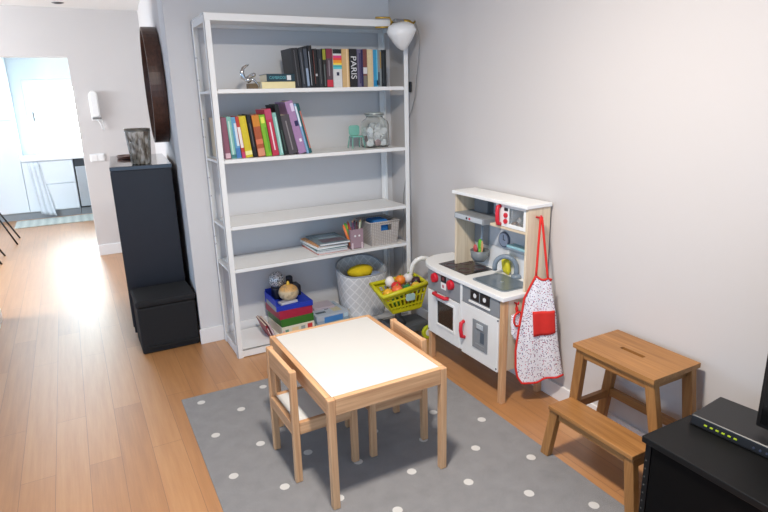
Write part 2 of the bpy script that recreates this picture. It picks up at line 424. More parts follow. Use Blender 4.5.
# ------------------------------------------------------------------ books
PAGE = paint('book_pages', (226, 216, 194), .8, var=.1, nscale=150)
def book(label, x, y, z, th, dep, hgt, rgb, lean=0, group=None, mark=None, cover=None, lying=False, name='book', rz=0):
    """upright book, spine towards -y, standing at x..x+th; lean in degrees tips its top to the left"""
    b = thing(name, label, 'book', (x, y, z), group)
    rgb = tuple(int(x*.93) for x in rgb); m = paint('cover_%d_%d_%d' % rgb, rgb, .45, var=.12, nscale=70)
    t_ = .0022
    q = MB().box(0, t_, 0, dep, 0, hgt).box(th-t_, th, 0, dep, 0, hgt).box(t_, th-t_, 0, t_, 0, hgt)
    q.build('cover', m, b, bevel=.0008, seg=1)
    MB().box(t_, th-t_, t_, dep-.004, .003, hgt-.004).build('pages', PAGE, b)
    for mk in (mark or []):
        z0, z1, c = mk[:3]; x0, x1 = (mk[3], mk[4]) if len(mk) > 3 else (.0, 1)
        MB().box(th*x0+(.0006 if x0 == 0 else 0), th*x1-(.0006 if x1 == 1 else 0), -.0012, .0004, hgt*z0, hgt*z1).build('spine_band' if z1-z0 > .12 else 'spine_stripe', paint('ink_%d_%d_%d' % c, c, .5), b)
    if lean: b.rotation_euler = (0, math.radians(-lean), 0)
    if lean and lean > 0: pass
    if rz: b.rotation_euler[2] = rz
    return b
WHT = (232, 232, 230)
Z1 = TOPS[0]+.0005
G1 = 'upright books on the top shelf'
def lab(s): return s
R1 = [
 # x0, x1, height, depth, rgb, lean, marks, label
 (1.191, 1.231, .207, .17, (38, 38, 42), 4.5, [(.05, .95, (92, 92, 96), .42, .52)], 'thick black hardback leaning left against the lying books on the top shelf'),
 (1.234, 1.258, .205, .15, (52, 56, 64), 4, [(.1, .9, (100, 104, 112), .4, .6)], 'charcoal paperback beside the thick leaning black hardback'),
 (1.262, 1.284, .205, .15, (70, 78, 90), 3.5, [(.05, .5, (150, 168, 190), .2, .8)], 'slate blue-grey book third from the left of the upright top-shelf books'),
 (1.287, 1.312, .222, .16, (22, 22, 26), 3, [(.06, .86, (170, 176, 184), .1, .25)], 'tallest black book with a silver line, rising above its top-shelf neighbours'),
 (1.314, 1.338, .205, .15, (20, 20, 22), 2.2, [(.1, .95, (120, 66, 60), .05, .18), (.3, .36, (180, 180, 180), .3, .8)], 'black book with a faint red edge right of the tallest black one'),
 (1.339, 1.366, .203, .15, (44, 46, 50), 1.5, [(.1, .75, (104, 104, 102), .4, .55)], 'dark grey book before the olive-topped one on the top shelf'),
 (1.367, 1.388, .206, .15, (40, 38, 32), .8, [(.72, .98, (150, 150, 40), .05, .95), (.04, .6, (92, 100, 100), .3, .6)], 'black book with an olive yellow band at the top of its spine'),
 (1.389, 1.428, .208, .15, (92, 74, 80), 0, [(.75, .99, (126, 42, 62)), (.02, .2, (200, 48, 66)), (.3, .7, (150, 140, 146), .35, .5)], 'grey-maroon book with a crimson foot left of the rainbow one'),
 (1.430, 1.486, .206, .16, WHT, 0, [(.88, .995, (24, 30, 30)), (.77, .83, (214, 60, 120)), (.71, .77, (230, 70, 60)), (.64, .71, (238, 150, 40)), (.59, .64, (240, 206, 70)), (.53, .58, (64, 170, 170)), (.48, .53, (90, 190, 200)), (.31, .40, (40, 44, 70), .38, .66)], 'white book with rainbow stripes across its spine on the top shelf'),
 (1.488, 1.536, .207, .16, (222, 184, 128), 0, [(.0, 1, (236, 206, 160), .62, .8)], 'tan cream book between the rainbow-striped and black PARIS books'),
 (1.538, 1.586, .208, .16, (30, 28, 34), 0, [], 'black book with PARIS in white letters down its spine'),
 (1.588, 1.614, .206, .15, (112, 106, 132), 0, [(.1, .9, (66, 58, 96), .5, .9)], 'grey-violet book right of the PARIS book'),
 (1.615, 1.628, .206, .15, (44, 38, 88), 0, [], 'thin navy book between grey-violet and maroon ones'),
 (1.629, 1.656, .208, .15, (128, 70, 66), 0, [(.35, .52, (210, 206, 206)), (.02, .3, (120, 112, 100))], 'maroon book with a pale label in mid-spine on the top shelf'),
 (1.657, 1.695, .206, .16, (232, 210, 164), 0, [(.0, 1, (214, 186, 150), .72, .98)], 'cream ivory book left of the bright blue one'),
 (1.696, 1.726, .205, .16, (58, 158, 200), 0, [(.04, .18, (30, 130, 180)), (.0, 1, (110, 190, 214), .75, .98)], 'bright sky blue book near the right end of the top shelf'),
 (1.727, 1.754, .205, .15, (142, 150, 150), 0, [(.5, .95, (160, 130, 70), .6, .9), (.05, .4, (60, 80, 96), .1, .5)], 'pale grey-green book second from the right end of the top shelf'),
 (1.755, 1.790, .206, .16, (24, 30, 34), 0, [(.1, .9, (60, 70, 74), .3, .42)], 'black book at the right end of the top-shelf row'),
]
for (x0, x1, hg, dp, rgb, ln, mk, lb) in R1:
    b = book(lb, x0, 3.238+random.uniform(0, .006), Z1, x1-x0, dp, hg+.010, rgb, ln, G1, mk)
    if lb.startswith('black book with PARIS'):
        text_mesh('spine_title', 'PARIS', .058, lambda a, c: (.024+c*.9, -.0016, .112-a*.92), paint('white_ink', (225, 225, 225), .6), b)
# lying pair of books at the left of the row
def flat_book(label, loc, w, d, th, rgb, rz=0, group=None, page_side='x', name='book'):
    """a book lying flat: w along x (spine length), d along y, spine towards -y"""
    b = thing(name, label, 'book', loc, group)
    m = paint('cover_%d_%d_%d' % rgb, rgb, .45, var=.06); k = .0022
    MB().box(0, w, 0, d, 0, k).box(0, w, 0, d, th-k, th).box(0, w, 0, k, k, th-k).build('cover', m, b, bevel=.0006, seg=1)
    MB().box(.003, w-.003, k, d-.003, k, th-k).build('pages', PAGE, b)
    b.rotation_euler[2] = rz
    return b
GL1 = 'books lying flat on the top shelf'
flat_book('cream book lying flat at the bottom of the top-shelf pair', (.992, 3.236, Z1), .196, .15, .036, (236, 222, 170), 0, GL1)
b = flat_book('teal and black book with CAMBRIDGE on its spine, lying on the cream book', (1.022, 3.234, Z1+.0365), .164, .145, .042, (26, 58, 70), 0, GL1)
text_mesh('spine_title', 'CAMBRIDGE', .022, lambda a, c: (.064+a*.8, -.0010, .021+c), paint('teal_ink', (96, 176, 186), .6), b)
MB().box(.118, .142, -.001, .001, .008, .034).build('spine_badge', paint('white_ink', (225, 225, 225), .6), b)
# chrome bird-like ornament on a wooden block
o = (.92, 3.30, Z1)
c = thing('chrome_ornament', 'curled chrome ornament on a small brown wooden block at the top shelf left', 'ornament', o)
CHR = paint('polished_chrome', (205, 205, 205), .12, 1, var=.02)
MB().box(.920, .972, 3.28, 3.33, Z1, Z1+.03).build('block', wood('olive_brown_wood', (84, 70, 48), (120, 100, 72), 'x'), c, o, .003)
MB().tube([(.955, 3.30, Z1+.075), (.938, 3.30, Z1+.068), (.915, 3.30, Z1+.052), (.898, 3.30, Z1+.062), (.893, 3.30, Z1+.09), (.902, 3.30, Z1+.112), (.922, 3.30, Z1+.125), (.934, 3.30, Z1+.13)],
          [.012, .010, .013, .014, .012, .009, .006, .003], 12).build('curl', CHR, c, o)
MB().tube([(.93, 3.30, Z1+.058), (.955, 3.295, Z1+.05), (.972, 3.29, Z1+.03), (.985, 3.285, Z1+.002)], .006, 10).build('leg', CHR, c, o)
MB().ball((.925, 3.30, Z1+.048), .020, 16, .75).build('body', CHR, c, o)
MB().ball((.958, 3.295, Z1+.076), .012, 14).build('head', CHR, c, o)
c.location.x += .010

# second row
Z2 = TOPS[1]+.0005
G2 = 'children books on the second shelf'
R2 = [
 (.744, .768, .222, .13, (224, 206, 178), 0, [(.82, .88, (70, 60, 56), .4, .6), (.40, .47, (60, 52, 50), .55, .9)], 'cream book with dark dots behind the left post on the second shelf'),
 (.756, .786, .226, .17, (150, 92, 110), 2.0, [(.02, .14, (214, 180, 190))], 'mauve pink book first right of the left post on the second shelf'),
 (.789, .816, .228, .17, (142, 202, 190), 3.2, [(.1, .9, (200, 226, 214), .3, .55), (.02, .1, (60, 120, 120))], 'pale mint book beside the mauve one'),
 (.818, .846, .226, .17, (110, 176, 214), 4.2, [(.3, .85, (214, 226, 236), .45, .95), (.02, .25, (70, 120, 180))], 'light blue and white book beside the mint one'),
 (.848, .868, .228, .17, (206, 66, 54), 5.6, [(.25, .75, (236, 226, 222), .1, .9), (.0, .14, (196, 60, 110))], 'red book with a white middle left of the yellow one'),
 (.870, .911, .228, .17, (228, 208, 44), 6.2, [(.06, .16, (240, 234, 160)), (.2, .95, (210, 182, 30), .75, .96)], 'bright yellow book on the second shelf'),
 (.914, .937, .236, .17, (26, 24, 26), 6.0, [(.25, .8, (96, 92, 90), .4, .6)], 'black book between the yellow and the orange-brown ones'),
 (.941, .984, .234, .17, (182, 92, 52), 6.0, [(.72, .98, (206, 132, 40)), (.3, .42, (214, 120, 84)), (.02, .2, (214, 142, 110))], 'orange-brown patchwork book beside the lime green one'),
 (.987, 1.022, .232, .17, (138, 196, 44), 6.8, [(.8, .95, (226, 232, 90), .2, .8), (.1, .7, (96, 160, 40), .62, .9)], 'lime green book on the second shelf'),
 (1.026, 1.066, .263, .17, (206, 54, 82), 7.2, [(.12, .72, (240, 214, 220), .4, .6), (.78, .99, (190, 70, 104))], 'red-pink book with white lettering right of the lime one'),
 (1.069, 1.094, .243, .17, (150, 206, 194), 7.4, [(.05, .9, (190, 226, 218), .5, .8)], 'thin pale aqua book between red-pink and black books'),
 (1.097, 1.122, .288, .17, (20, 26, 26), 8.6, [(.08, .5, (52, 74, 66), .3, .6)], 'tall black-green book leaning behind the grey one'),
 (1.125, 1.184, .226, .16, (84, 78, 82), 11, [(.1, .85, (140, 134, 136), .44, .56)], 'short dark grey book leaning against the lilac one'),
 (1.187, 1.236, .306, .18, (180, 140, 184), 13, [(.52, .62, (40, 36, 84), .5, .95), (.8, .95, (222, 206, 232), .55, .95), (.22, .28, (236, 232, 240), .5, .8)], 'tall lilac book with a navy dot leaning left'),
 (1.237, 1.250, .294, .16, (146, 190, 222), 13, [(.55, .95, (222, 236, 244), .1, .9)], 'thin light blue book leaning on the lilac one'),
 (1.251, 1.270, .294, .16, (32, 96, 98), 13, [(.1, .85, (206, 120, 104), .55, .9)], 'dark teal patterned book leaning at the right end of the second-shelf row'),
]
for (x0, x1, hg, dp, rgb, ln, mk, lb) in R2:
    w = x1-x0; a = math.radians(ln)
    # a leaning book rests on its lower right corner's edge; lift it so that corner meets the board
    book(lb, x0, (3.385 if 'cream' in lb else 3.236+random.uniform(0, .006)), Z2, w*.97, dp, hg, rgb, ln, G2, mk)

# little mint chair
o = (1.628, 3.37, Z2)
c = thing('toy_chair', 'tiny translucent mint green toy chair on the second shelf', 'toy chair', o)
mg = NT('mint_acrylic'); mg.base(lin((150, 218, 200))); mg.b.inputs['Roughness'].default_value = .2; mg.b.inputs['Transmission Weight'].default_value = .35
for sx in (-1, 1):
    MB().tube([(1.628+sx*.036, 3.35, Z2+.072), (1.628+sx*.044, 3.338, Z2)], .004, 8).build('leg', mg.m, c, o)
    MB().tube([(1.628+sx*.034, 3.40, Z2+.076), (1.628+sx*.042, 3.415, Z2)], .004, 8).build('leg', mg.m, c, o)
MB().prism(rrect(1.588, 1.668, 3.342, 3.408, .012), Z2+.068, Z2+.078).build('seat', mg.m, c, o, .003)
MB().prism(rrect(1.590, 1.666, Z2+.078, Z2+.142, .016), 3.398, 3.406, 'y').build('backrest', mg.m, c, o, .003)
# jar
CG = NT('clear_glass'); CG.base((.95, .97, .96)); CG.b.inputs['Transmission Weight'].default_value = 1; CG.b.inputs['Roughness'].default_value = .03; CG.b.inputs['IOR'].default_value = 1.3
o = (1.752, 3.35, Z2)
c = thing('glass_jar', 'square-shouldered clear glass jar filled with white pieces on the second shelf', 'jar', o)
q = MB(); n = 40; v = []; f = []
pr = [(.078, .002, .5), (.084, .01, .5), (.084, .14, .5), (.078, .165, .6), (.056, .185, 1), (.054, .2, 1), (.051, .2, 1), (.052, .185, 1), (.074, .163, .6), (.081, .138, .5), (.081, .012, .5), (.075, .006, .5)]
for r, z, e in pr:
    for k in range(n):
        a = 2*PI*k/n; ca, sa = math.cos(a), math.sin(a)
        v.append((1.752+r*math.copysign(abs(ca)**e, ca), 3.35+r*math.copysign(abs(sa)**e, sa)*.8, Z2+z))
m_ = len(pr)
for i in range(m_-1):
    for k in range(n): f.append((i*n+k, i*n+(k+1) % n, (i+1)*n+(k+1) % n, (i+1)*n+k))
f.append(tuple(range(n-1, -1, -1))); f.append(tuple((m_-1)*n+k for k in range(n)))
q.add(v, f, True).build('glass_body', CG.m, c, o)
MB().open_lathe([(.0575, .196), (.0605, .198), (.0605, .216), (.0575, .218), (.02, .219), (.0001, .219)], 32, (1.752, 3.35, Z2)).build('lid', paint('frosted_grey_lid', (176, 184, 180), .3, .3), c, o)
wp = paint('white_counter', (240, 240, 238), .4); gp = paint('pinkish_counter', (200, 170, 168), .4); kp = paint('dark_counter', (60, 64, 66), .4)
MB().tube([(1.752+math.cos(a)*.0615, 3.35+math.sin(a)*.0615, Z2+.207) for a in [2*PI*k/28 for k in range(28)]], .0025, 6, True).build('clasp_ring', paint('steel_wire', (150, 150, 150), .3, 1), c, o)
k = 0
for lay in range(5):
    for i in range(3):
        for j in range(2):
            x = 1.752+(i-1)*.048+random.uniform(-.006, .006); y = 3.35+(j-.5)*.055+random.uniform(-.006, .006); z = Z2+.028+lay*.026
            if lay == 4 and i != 1: continue
            d = Vector((random.uniform(-.7, .7), -1, random.uniform(-.6, .6))).normalized()*.006
            p = Vector((x, y, z))
            m = wp if random.random() < .84 else (kp if random.random() < .5 else gp)
            w = {'white_counter': 'white', 'pinkish_counter': 'pinkish', 'dark_counter': 'dark'}[m.name]
            q = MB().cyl(p-d, p+d, .022, 14)
            q.build('game_counter', m, None, tuple(p))
            ob = bpy.data.objects[-1] if False else COL.objects[-1]
            tag(ob, 'small round %s piece inside the glass jar' % w, 'game piece', '%s pieces in the glass jar' % w)

# ------------------------------------------------------------------ fourth shelf: magazines, pencil cup, basket
Z4 = TOPS[3]+.0005
GM = 'magazines stacked on the fourth shelf'
mags = [((206, 118, 104), 'lowest magazine of the stack, coral edged'), ((228, 226, 222), 'white magazine second from the bottom of the stack'),
        ((60, 108, 110), 'dark teal magazine in the middle of the stack'), ((236, 234, 230), 'white magazine above the teal one in the stack'),
        ((206, 150, 100), 'orange-edged magazine second from the top of the stack'), ((118, 138, 146), 'grey-blue covered magazine on top of the stack')]
z = Z4
for i, (rgb, lb) in enumerate(mags):
    th = (.010, .012, .009, .014, .008, .012)[i]
    b = thing('magazine', lb+' on the fourth shelf', 'magazine', (1.262+random.uniform(-.006, .012)+i*.002, 3.232+random.uniform(0, .01), z), GM)
    m = paint('cover_%d_%d_%d' % rgb, rgb, .4, var=.15, nscale=30)
    w, d = .215-.004*(i % 3), .27
    MB().box(0, w, 0, d, 0, .0015).box(0, w, 0, d, th-.0015, th).box(0, .0015, 0, d, .0015, th-.0015).build('cover', m, b)
    MB().box(.0016, w-.002, .002, d-.002, .0016, th-.0016).build('pages', paint('white_paper', (228, 228, 228), .7), b)
    if i == 5:
        MB().box(.03, .19, .03, .12, th, th+.0006).build('cover_print', paint('ink_90_70_80', (104, 90, 100), .4, var=.4, nscale=60), b)
        MB().box(.05, .17, .14, .24, th, th+.0006).build('cover_print', paint('ink_150_170_180', (150, 172, 184), .4, var=.3, nscale=60), b)
    b.rotation_euler[2] = math.radians(random.uniform(-3, 3)); z += th+.0004
o = (1.545, 3.275, Z4)
c = thing('pencil_cup', 'mauve square pencil cup with a printed cat face on the fourth shelf', 'pencil cup', o)
mv = paint('mauve_cardboard', (158, 132, 142), .7)
x0, x1, y0, y1, h_ = 1.50, 1.59, 3.245, 3.335, .128
MB().box(x0, x1, y0, y0+.004, Z4, Z4+h_).box(x0, x1, y1-.004, y1, Z4, Z4+h_).box(x0, x0+.004, y0+.004, y1-.004, Z4, Z4+h_).box(x1-.004, x1, y0+.004, y1-.004, Z4, Z4+h_).box(x0, x1, y0, y1, Z4, Z4+.004).build('cup', mv, c, o)
for xx in (1.532, 1.562): MB().cyl((xx, y0-.0006, Z4+.085), (xx, y0+.001, Z4+.085), .007, 12).build('eye_print', paint('white_ink', (225, 225, 225), .6), c, o)
for xx in (1.507, 1.575): MB().box(xx, xx+.010, y0-.001, y0+.001, Z4, Z4+.04).build('leg_print', paint('ink_220_200_206', (214, 196, 200), .6), c, o)
pens = [((226, 120, 60), 'orange'), ((88, 160, 64), 'green'), ((226, 200, 60), 'yellow'), ((96, 60, 96), 'purple'), ((52, 44, 70), 'dark navy'), ((190, 60, 60), 'red'), ((196, 196, 176), 'ivory'), ((150, 170, 130), 'pale green'), ((92, 40, 60), 'wine red')]
for i, (rgb, nm) in enumerate(pens):
    bx = 1.512+.0082*i; by = 3.262+.018*(i % 3)
    dx = (-.050, -.038, -.030, -.008, .006, -.042, .022, .030, -.004)[i]; ht = (.165, .172, .16, .185, .19, .178, .18, .185, .175)[i]
    P = Vector((bx, by, Z4+.006)); Q = Vector((bx+dx, by+.01, Z4+ht))
    p = thing('crayon' if i in (0, 1, 2) else 'pencil', '%s %s standing in the mauve cup' % (nm, 'crayon' if i in (0, 1, 2) else 'pencil'), 'pencil', tuple(P), 'pencils in the mauve cup')
    m = paint('cover_%d_%d_%d' % rgb, rgb, .45)
    e = P+(Q-P)*.93; r = .009 if i in (0, 1, 2) else .0058
    MB().cyl(P, e, r, 8).build('barrel', m, p, tuple(P)); MB().cyl(e, Q, r, 8, .0015).build('tip', m if i in (0, 1, 2) else pine('z'), p, tuple(P))
# wicker basket
t = NT('grey_wicker'); cc = t.coord()
w1 = t.n('ShaderNodeTexWave', wave_type='BANDS', bands_direction='Z'); w1.inputs['Scale'].default_value = 30; t.l(cc, w1.inputs['Vector'])
w2 = t.n('ShaderNodeTexWave', wave_type='BANDS', bands_direction='X'); w2.inputs['Scale'].default_value = 22; t.l(cc, w2.inputs['Vector'])
hh = t.math('MULTIPLY', w1.outputs['Fac'], w2.outputs['Fac']); t.base(t.mix(hh, lin((168, 160, 154)), lin((222, 215, 208))))
t.b.inputs['Roughness'].default_value = .8; t.bump(hh, .8, .004); WK = t.m
o = (1.735, 3.325, Z4)
c = thing('wicker_basket', 'grey woven basket with a handle hole at the right of the fourth shelf', 'basket', o)
def taper_wall(mb, p0, p1, q0, q1, z0, z1, th):
    """wall panel from bottom edge p0-p1 to top edge q0-q1"""
    P0, P1, Q0, Q1 = [Vector((*a, b)) for a, b in ((p0, z0), (p1, z0), (q0, z1), (q1, z1))]
    nrm = (P1-P0).cross(Q0-P0).normalized()*th
    return mb.add([P0, P1, Q1, Q0, P0+nrm, P1+nrm, Q1+nrm, Q0+nrm], [(0, 1, 2, 3), (7, 6, 5, 4), (0, 4, 5, 1), (1, 5, 6, 2), (2, 6, 7, 3), (3, 7, 4, 0)])
bx0, bx1, by0, by1 = 1.648, 1.838, 3.238, 3.42; e = .012; HB = .155
def bp(fx, fz):  # front wall point
    x0_ = bx0-e*fz; x1_ = bx1+e*fz
    return x0_+(x1_-x0_)*fx, by0-e*fz
q = MB()
for fx0, fx1, fz0, fz1 in ((0, 1, 0, .62), (0, .36, .62, .88), (.74, 1, .62, .88), (0, 1, .88, 1)):
    a, b_, cq, d = bp(fx0, fz0), bp(fx1, fz0), bp(fx0, fz1), bp(fx1, fz1)
    taper_wall(q, a, b_, cq, d, Z4+HB*fz0, Z4+HB*fz1, -.007)
taper_wall(q, (bx0, by1), (bx1, by1), (bx0-e, by1+e), (bx1+e, by1+e), Z4, Z4+HB, .007)
taper_wall(q, (bx0, by0), (bx0, by1), (bx0-e, by0-e), (bx0-e, by1+e), Z4, Z4+HB, .007)
taper_wall(q, (bx1, by0), (bx1, by1), (bx1+e, by0-e), (bx1+e, by1+e), Z4, Z4+HB, -.007)
q.box(bx0, bx1, by0, by1, Z4, Z4+.006)
q.build('basket_body', WK, c, o)
MB().tube([(bx0-e, by0-e, Z4+HB), (bx1+e, by0-e, Z4+HB), (bx1+e, by1+e, Z4+HB), (bx0-e, by1+e, Z4+HB)], .006, 8, True).build('rim', WK, c, o)
q = MB().box(1.68, 1.79, 3.26, 3.39, Z4+.02, Z4+.163)
tag(q.build('blue_bag', paint('bright_blue_cloth', (36, 116, 190), .7), None, (1.735, 3.325, Z4+.02), .016, 3), 'bright blue cloth bundle inside the grey woven basket', 'cloth')

# ------------------------------------------------------------------ bottom shelf
Z5 = .0505
GB = 'board games in the left stack'
def game_box(label, loc, w, d, h_, rgb, rz=0, band=None, top=None, group=GB, lip=.6):
    b = thing('game_box', label, 'board game', loc, group)
    m = paint('cover_%d_%d_%d' % rgb, rgb, .4, var=.05)
    MB().box(.0015, w-.0015, .0015, d-.0015, 0, h_-.002).build('box_base', m, b, bevel=.001, seg=1)
    MB().box(0, w, 0, d, h_*(1-lip), h_).build('lid', paint('cover_%d_%d_%d' % (top or rgb), top or rgb, .4, var=.05), b, bevel=.0015, seg=1)
    for (x0, x1, z0, z1, c) in (band or []):
        MB().box(w*x0, w*x1, -.001, .001, h_*z0, h_*z1).build('front_print', paint('ink_%d_%d_%d' % c, c, .45), b)
    b.rotation_euler[2] = rz
    return b
rz = math.radians(3)
b = game_box('white multicoloured board game at the bottom of the left stack', (1.005, 3.262, Z5), .225, .245, .064, (220, 214, 198), rz,
         [(.10, .2, .25, .7, (110, 150, 130)), (.3, .5, .2, .8, (226, 204, 160)), (.58, .7, .25, .75, (150, 160, 160)), (.78, .93, .15, .85, (202, 56, 56)), (.02, .08, .2, .6, (220, 170, 160))])
game_box('green board game above the white multicoloured one', (1.006, 3.264, Z5+.0645), .222, .24, .052, (52, 112, 40), rz, lip=.9)
game_box('crimson board game above the green one in the left stack', (.997, 3.262, Z5+.117), .226, .24, .056, (168, 34, 66), rz+.01, lip=.9)
# orange sides of the two middle boxes are separate slim boxes pushed in behind
b = thing('blue_tray', 'bright blue raised-edge tray on top of the stacked board games', 'tray', (.985, 3.268, Z5+.1735), None)
bl = paint('royal_blue_card', (28, 56, 176), .5)
MB().box(0, .240, 0, .235, 0, .032).build('tray_base', bl, b, bevel=.001, seg=1)
MB().box(-.004, 0, 0, .235, 0, .070).build('tray_side', bl, b)
MB().box(0, .12, .231, .235, .032, .085).build('tray_side', bl, b)
MB().box(-.0055, -.004, 0, .2, 0, .03).build('edge_strip', paint('pale_grey_card', (150, 158, 160), .6), b)
ZT = Z5+.1735+.0325
t = NT('silver_wicker'); cc = t.coord((1, 1, 1)); vo = t.n('ShaderNodeTexVoronoi', feature='DISTANCE_TO_EDGE'); vo.inputs['Scale'].default_value = 70; t.l(cc, vo.inputs['Vector'])
ff = t.math('GREATER_THAN', vo.outputs['Distance'], .12); t.base(t.mix(ff, lin((240, 241, 242)), lin((110, 116, 124)))); t.b.inputs['Roughness'].default_value = .35; t.b.inputs['Metallic'].default_value = .4
tag(MB().ball((0, 0, 0), .052, 24).build('silver_ball', t.m, None, (0, 0, 0)), 'silver lattice ball at the back of the blue tray', 'ball').location = (1.048, 3.43, ZT+.126)
tag(MB().box(1.02, 1.20, 3.40, 3.49, ZT, ZT+.074).build('dark_toy_box', paint('navy_black_plastic', (24, 28, 44), .4), None, (1.12, 3.445, ZT), .01, 3), 'dark navy box under the silver ball in the blue tray', 'box')
tag(MB().box(1.115, 1.155, 3.42, 3.46, ZT+.0745, ZT+.135).build('black_toy', paint('navy_black_plastic', (24, 28, 44), .4), None, (1.15, 3.43, ZT+.04), .01, 3), 'small black block standing behind the round gourd', 'toy')
# gourd-like ornament
t = NT('gourd_skin'); cc = t.coord(); nn = t.noise(cc, 55, 3); sp = t.n('ShaderNodeSeparateXYZ'); t.l(cc, sp.inputs[0])
hz = t.math('MULTIPLY_ADD', sp.outputs[2], 9, .5); cz = t.ramp(hz, [(.3, lin((206, 186, 150))), (.62, lin((200, 180, 146))), (.75, lin((206, 160, 96)))])
t.base(t.mix(t.math('MULTIPLY', t.math('GREATER_THAN', nn, .56), .5), cz, lin((140, 128, 104)))); t.b.inputs['Roughness'].default_value = .45
o = (1.093, 3.345, ZT)
c = thing('gourd_ornament', 'round tan gourd-shaped ornament with a yellow stem in the blue tray', 'ornament', o)
MB().ball((1.093, 3.345, ZT+.056), .064, 24, .86).build('body', t.m, c, (1.093, 3.345, ZT+.056)).location = (0, 0, .056)
MB().lathe([(.014, ZT+.106), (.009, ZT+.117), (.007, ZT+.130), (.0001, ZT+.131)], 12, (1.093, 3.345, 0)).build('stem', paint('yellow_stem', (220, 180, 60), .5), c, o)
q = MB().box(1.015, 1.135, 3.215, 3.265, 0, .016)
o = (1.018, 3.274, ZT+.0005)
c = thing('card_pack', 'flat pale grey pack of cards lying at the front of the blue tray', 'card pack', o)
MB().box(0, .115, 0, .05, 0, .014).build('pack', paint('pale_card', (196, 198, 206), .5), c, bevel=.002)
MB().box(.01, .105, .008, .042, .014, .0146).build('top_print', paint('ink_150_150_170', (156, 156, 172), .5, var=.3, nscale=80), c)
c.rotation_euler[2] = math.radians(8)
# slim books leaning left of the stack
for i, (rgb, lb) in enumerate((((150, 40, 56), 'wine red slim book leaning at the left of the game stack'), ((206, 176, 184), 'pale pink slim book leaning between the wine red one and the game stack'))):
    b = book(lb, .935+.020*i, 3.262-.004*i, Z5+.001, .013, .2, .105, rgb, 20, 'slim books beside the game stack', [(.1, .8, (200, 190, 190), .3, .7)])
# right pile: flat puzzle boxes
GP = 'puzzle boxes in the right pile'
b = game_box('pale mint puzzle box at the bottom of the right pile', (1.238, 3.262, Z5), .238, .25, .03, (176, 188, 180), 0, group=GP)
b = game_box('light blue-grey puzzle box with a blue front in the right pile', (1.244, 3.258, Z5+.0305), .232, .235, .055, (150, 168, 184), math.radians(3), [(.22, .80, .1, .78, (66, 130, 196)), (.84, .96, .3, .8, (190, 214, 226))], (178, 190, 202), GP)
for (x0, x1, y0, y1, c_) in ((.02, .09, .05, .08, (70, 90, 100)), (.1, .13, .10, .13, (36, 40, 50)), (.14, .2, .04, .12, (196, 190, 160)), (.03, .08, .12, .18, (196, 170, 176)), (.14, .21, .14, .2, (130, 160, 180))):
    MB().box(x0, x1, y0, y1, .055, .0556).build('lid_print', paint('ink_%d_%d_%d' % c_, c_, .5, var=.3, nscale=90), b)
b = game_box('grey-pink flat puzzle lying on the back of the blue-fronted one', (1.27, 3.37, Z5+.0860), .15, .12, .016, (186, 176, 186), 0, group=GP)

# quilted fabric bin
t = NT('quilted_grey_cotton')
tc = t.n('ShaderNodeTexCoord'); sp = t.n('ShaderNodeSeparateXYZ'); t.l(tc.outputs['Object'], sp.inputs[0])
an = t.math('MULTIPLY', t.math('ARCTAN2', sp.outputs[1], sp.outputs[0]), .17)
def tri(x): return t.math('ABSOLUTE', t.math('SUBTRACT', t.math('FRACT', x), .5))
a = tri(t.math('MULTIPLY', t.math('ADD', an, sp.outputs[2]), 15)); b_ = tri(t.math('MULTIPLY', t.math('SUBTRACT', an, sp.outputs[2]), 15))
mn = t.math('MINIMUM', t.math('SUBTRACT', .5, a), t.math('SUBTRACT', .5, b_))
sm = t.n('ShaderNodeMapRange'); t.l(mn, sm.inputs['Value']); sm.inputs['From Max'].default_value = .13
t.base(t.mix(sm.outputs[0], lin((232, 233, 234)), lin((206, 208, 210)))); t.b.inputs['Roughness'].default_value = .9; t.bump(mn, .35, .01)
QB = t.m
o = (1.635, 3.385, Z5)
c = thing('fabric_bin', 'pale grey quilted fabric bin with a raised back rim on the bottom shelf', 'storage bin', o)
n = 48; v = []; f = []
def rim_z(a): return .30+.085*(.5+.5*math.sin(a))**1.6-.0*math.cos(a)
def binpt(a, fr, inset=0):
    ca, sa = math.cos(a), math.sin(a); e = .72
    rx = .148+.026*fr-.01*math.sin(fr*PI)*0-inset; ry = .112+.018*fr-inset
    return (rx*math.copysign(abs(ca)**e, ca), ry*math.copysign(abs(sa)**e, sa), max(.002, fr*rim_z(a)))
fr = [0, .1, .25, .4, .55, .7, .85, .95, 1.0]
loops = [(g, 0) for g in fr]+[(g, .008) for g in fr[::-1]]
for g, ins in loops:
    for k in range(n): v.append(binpt(2*PI*k/n, g, ins))
for i in range(len(loops)-1):
    for k in range(n): f.append((i*n+k, i*n+(k+1) % n, (i+1)*n+(k+1) % n, (i+1)*n+k))
f.append(tuple(range(n-1, -1, -1)))
f.append(tuple((len(loops)-1)*n+k for k in range(n)))
MB().add(v, f, True).build('bin_body', QB, c)
MB().tube([(p[0], p[1], p[2]) for p in [binpt(2*PI*k/n, 1, .004) for k in range(n)]], .006, 8, True).build('rim_binding', paint('slate_binding', (150, 156, 164), .8), c)
def hp(s, w): return [(s*.10-.035+.07*k/8 if True else 0, -.02*0+w*0, 0) for k in range(9)]
MB().tube([(-.05+.1*k/8, .128, .372+.055*math.sin(PI*k/8)) for k in range(9)], .007, 8).build('handle', paint('slate_binding', (150, 156, 164), .8), c)
q = MB().ball((0, 0, 0), .075, 20, .62, 1.25, .8, .08)
yl = tag(q.build('yellow_plush', paint('yellow_plush', (226, 196, 24), .9, var=.12, nscale=70, bump=.4)), 'bright yellow plush toy poking out of the quilted bin', 'soft toy'); yl.location = (1.625, 3.375, Z5+.305)
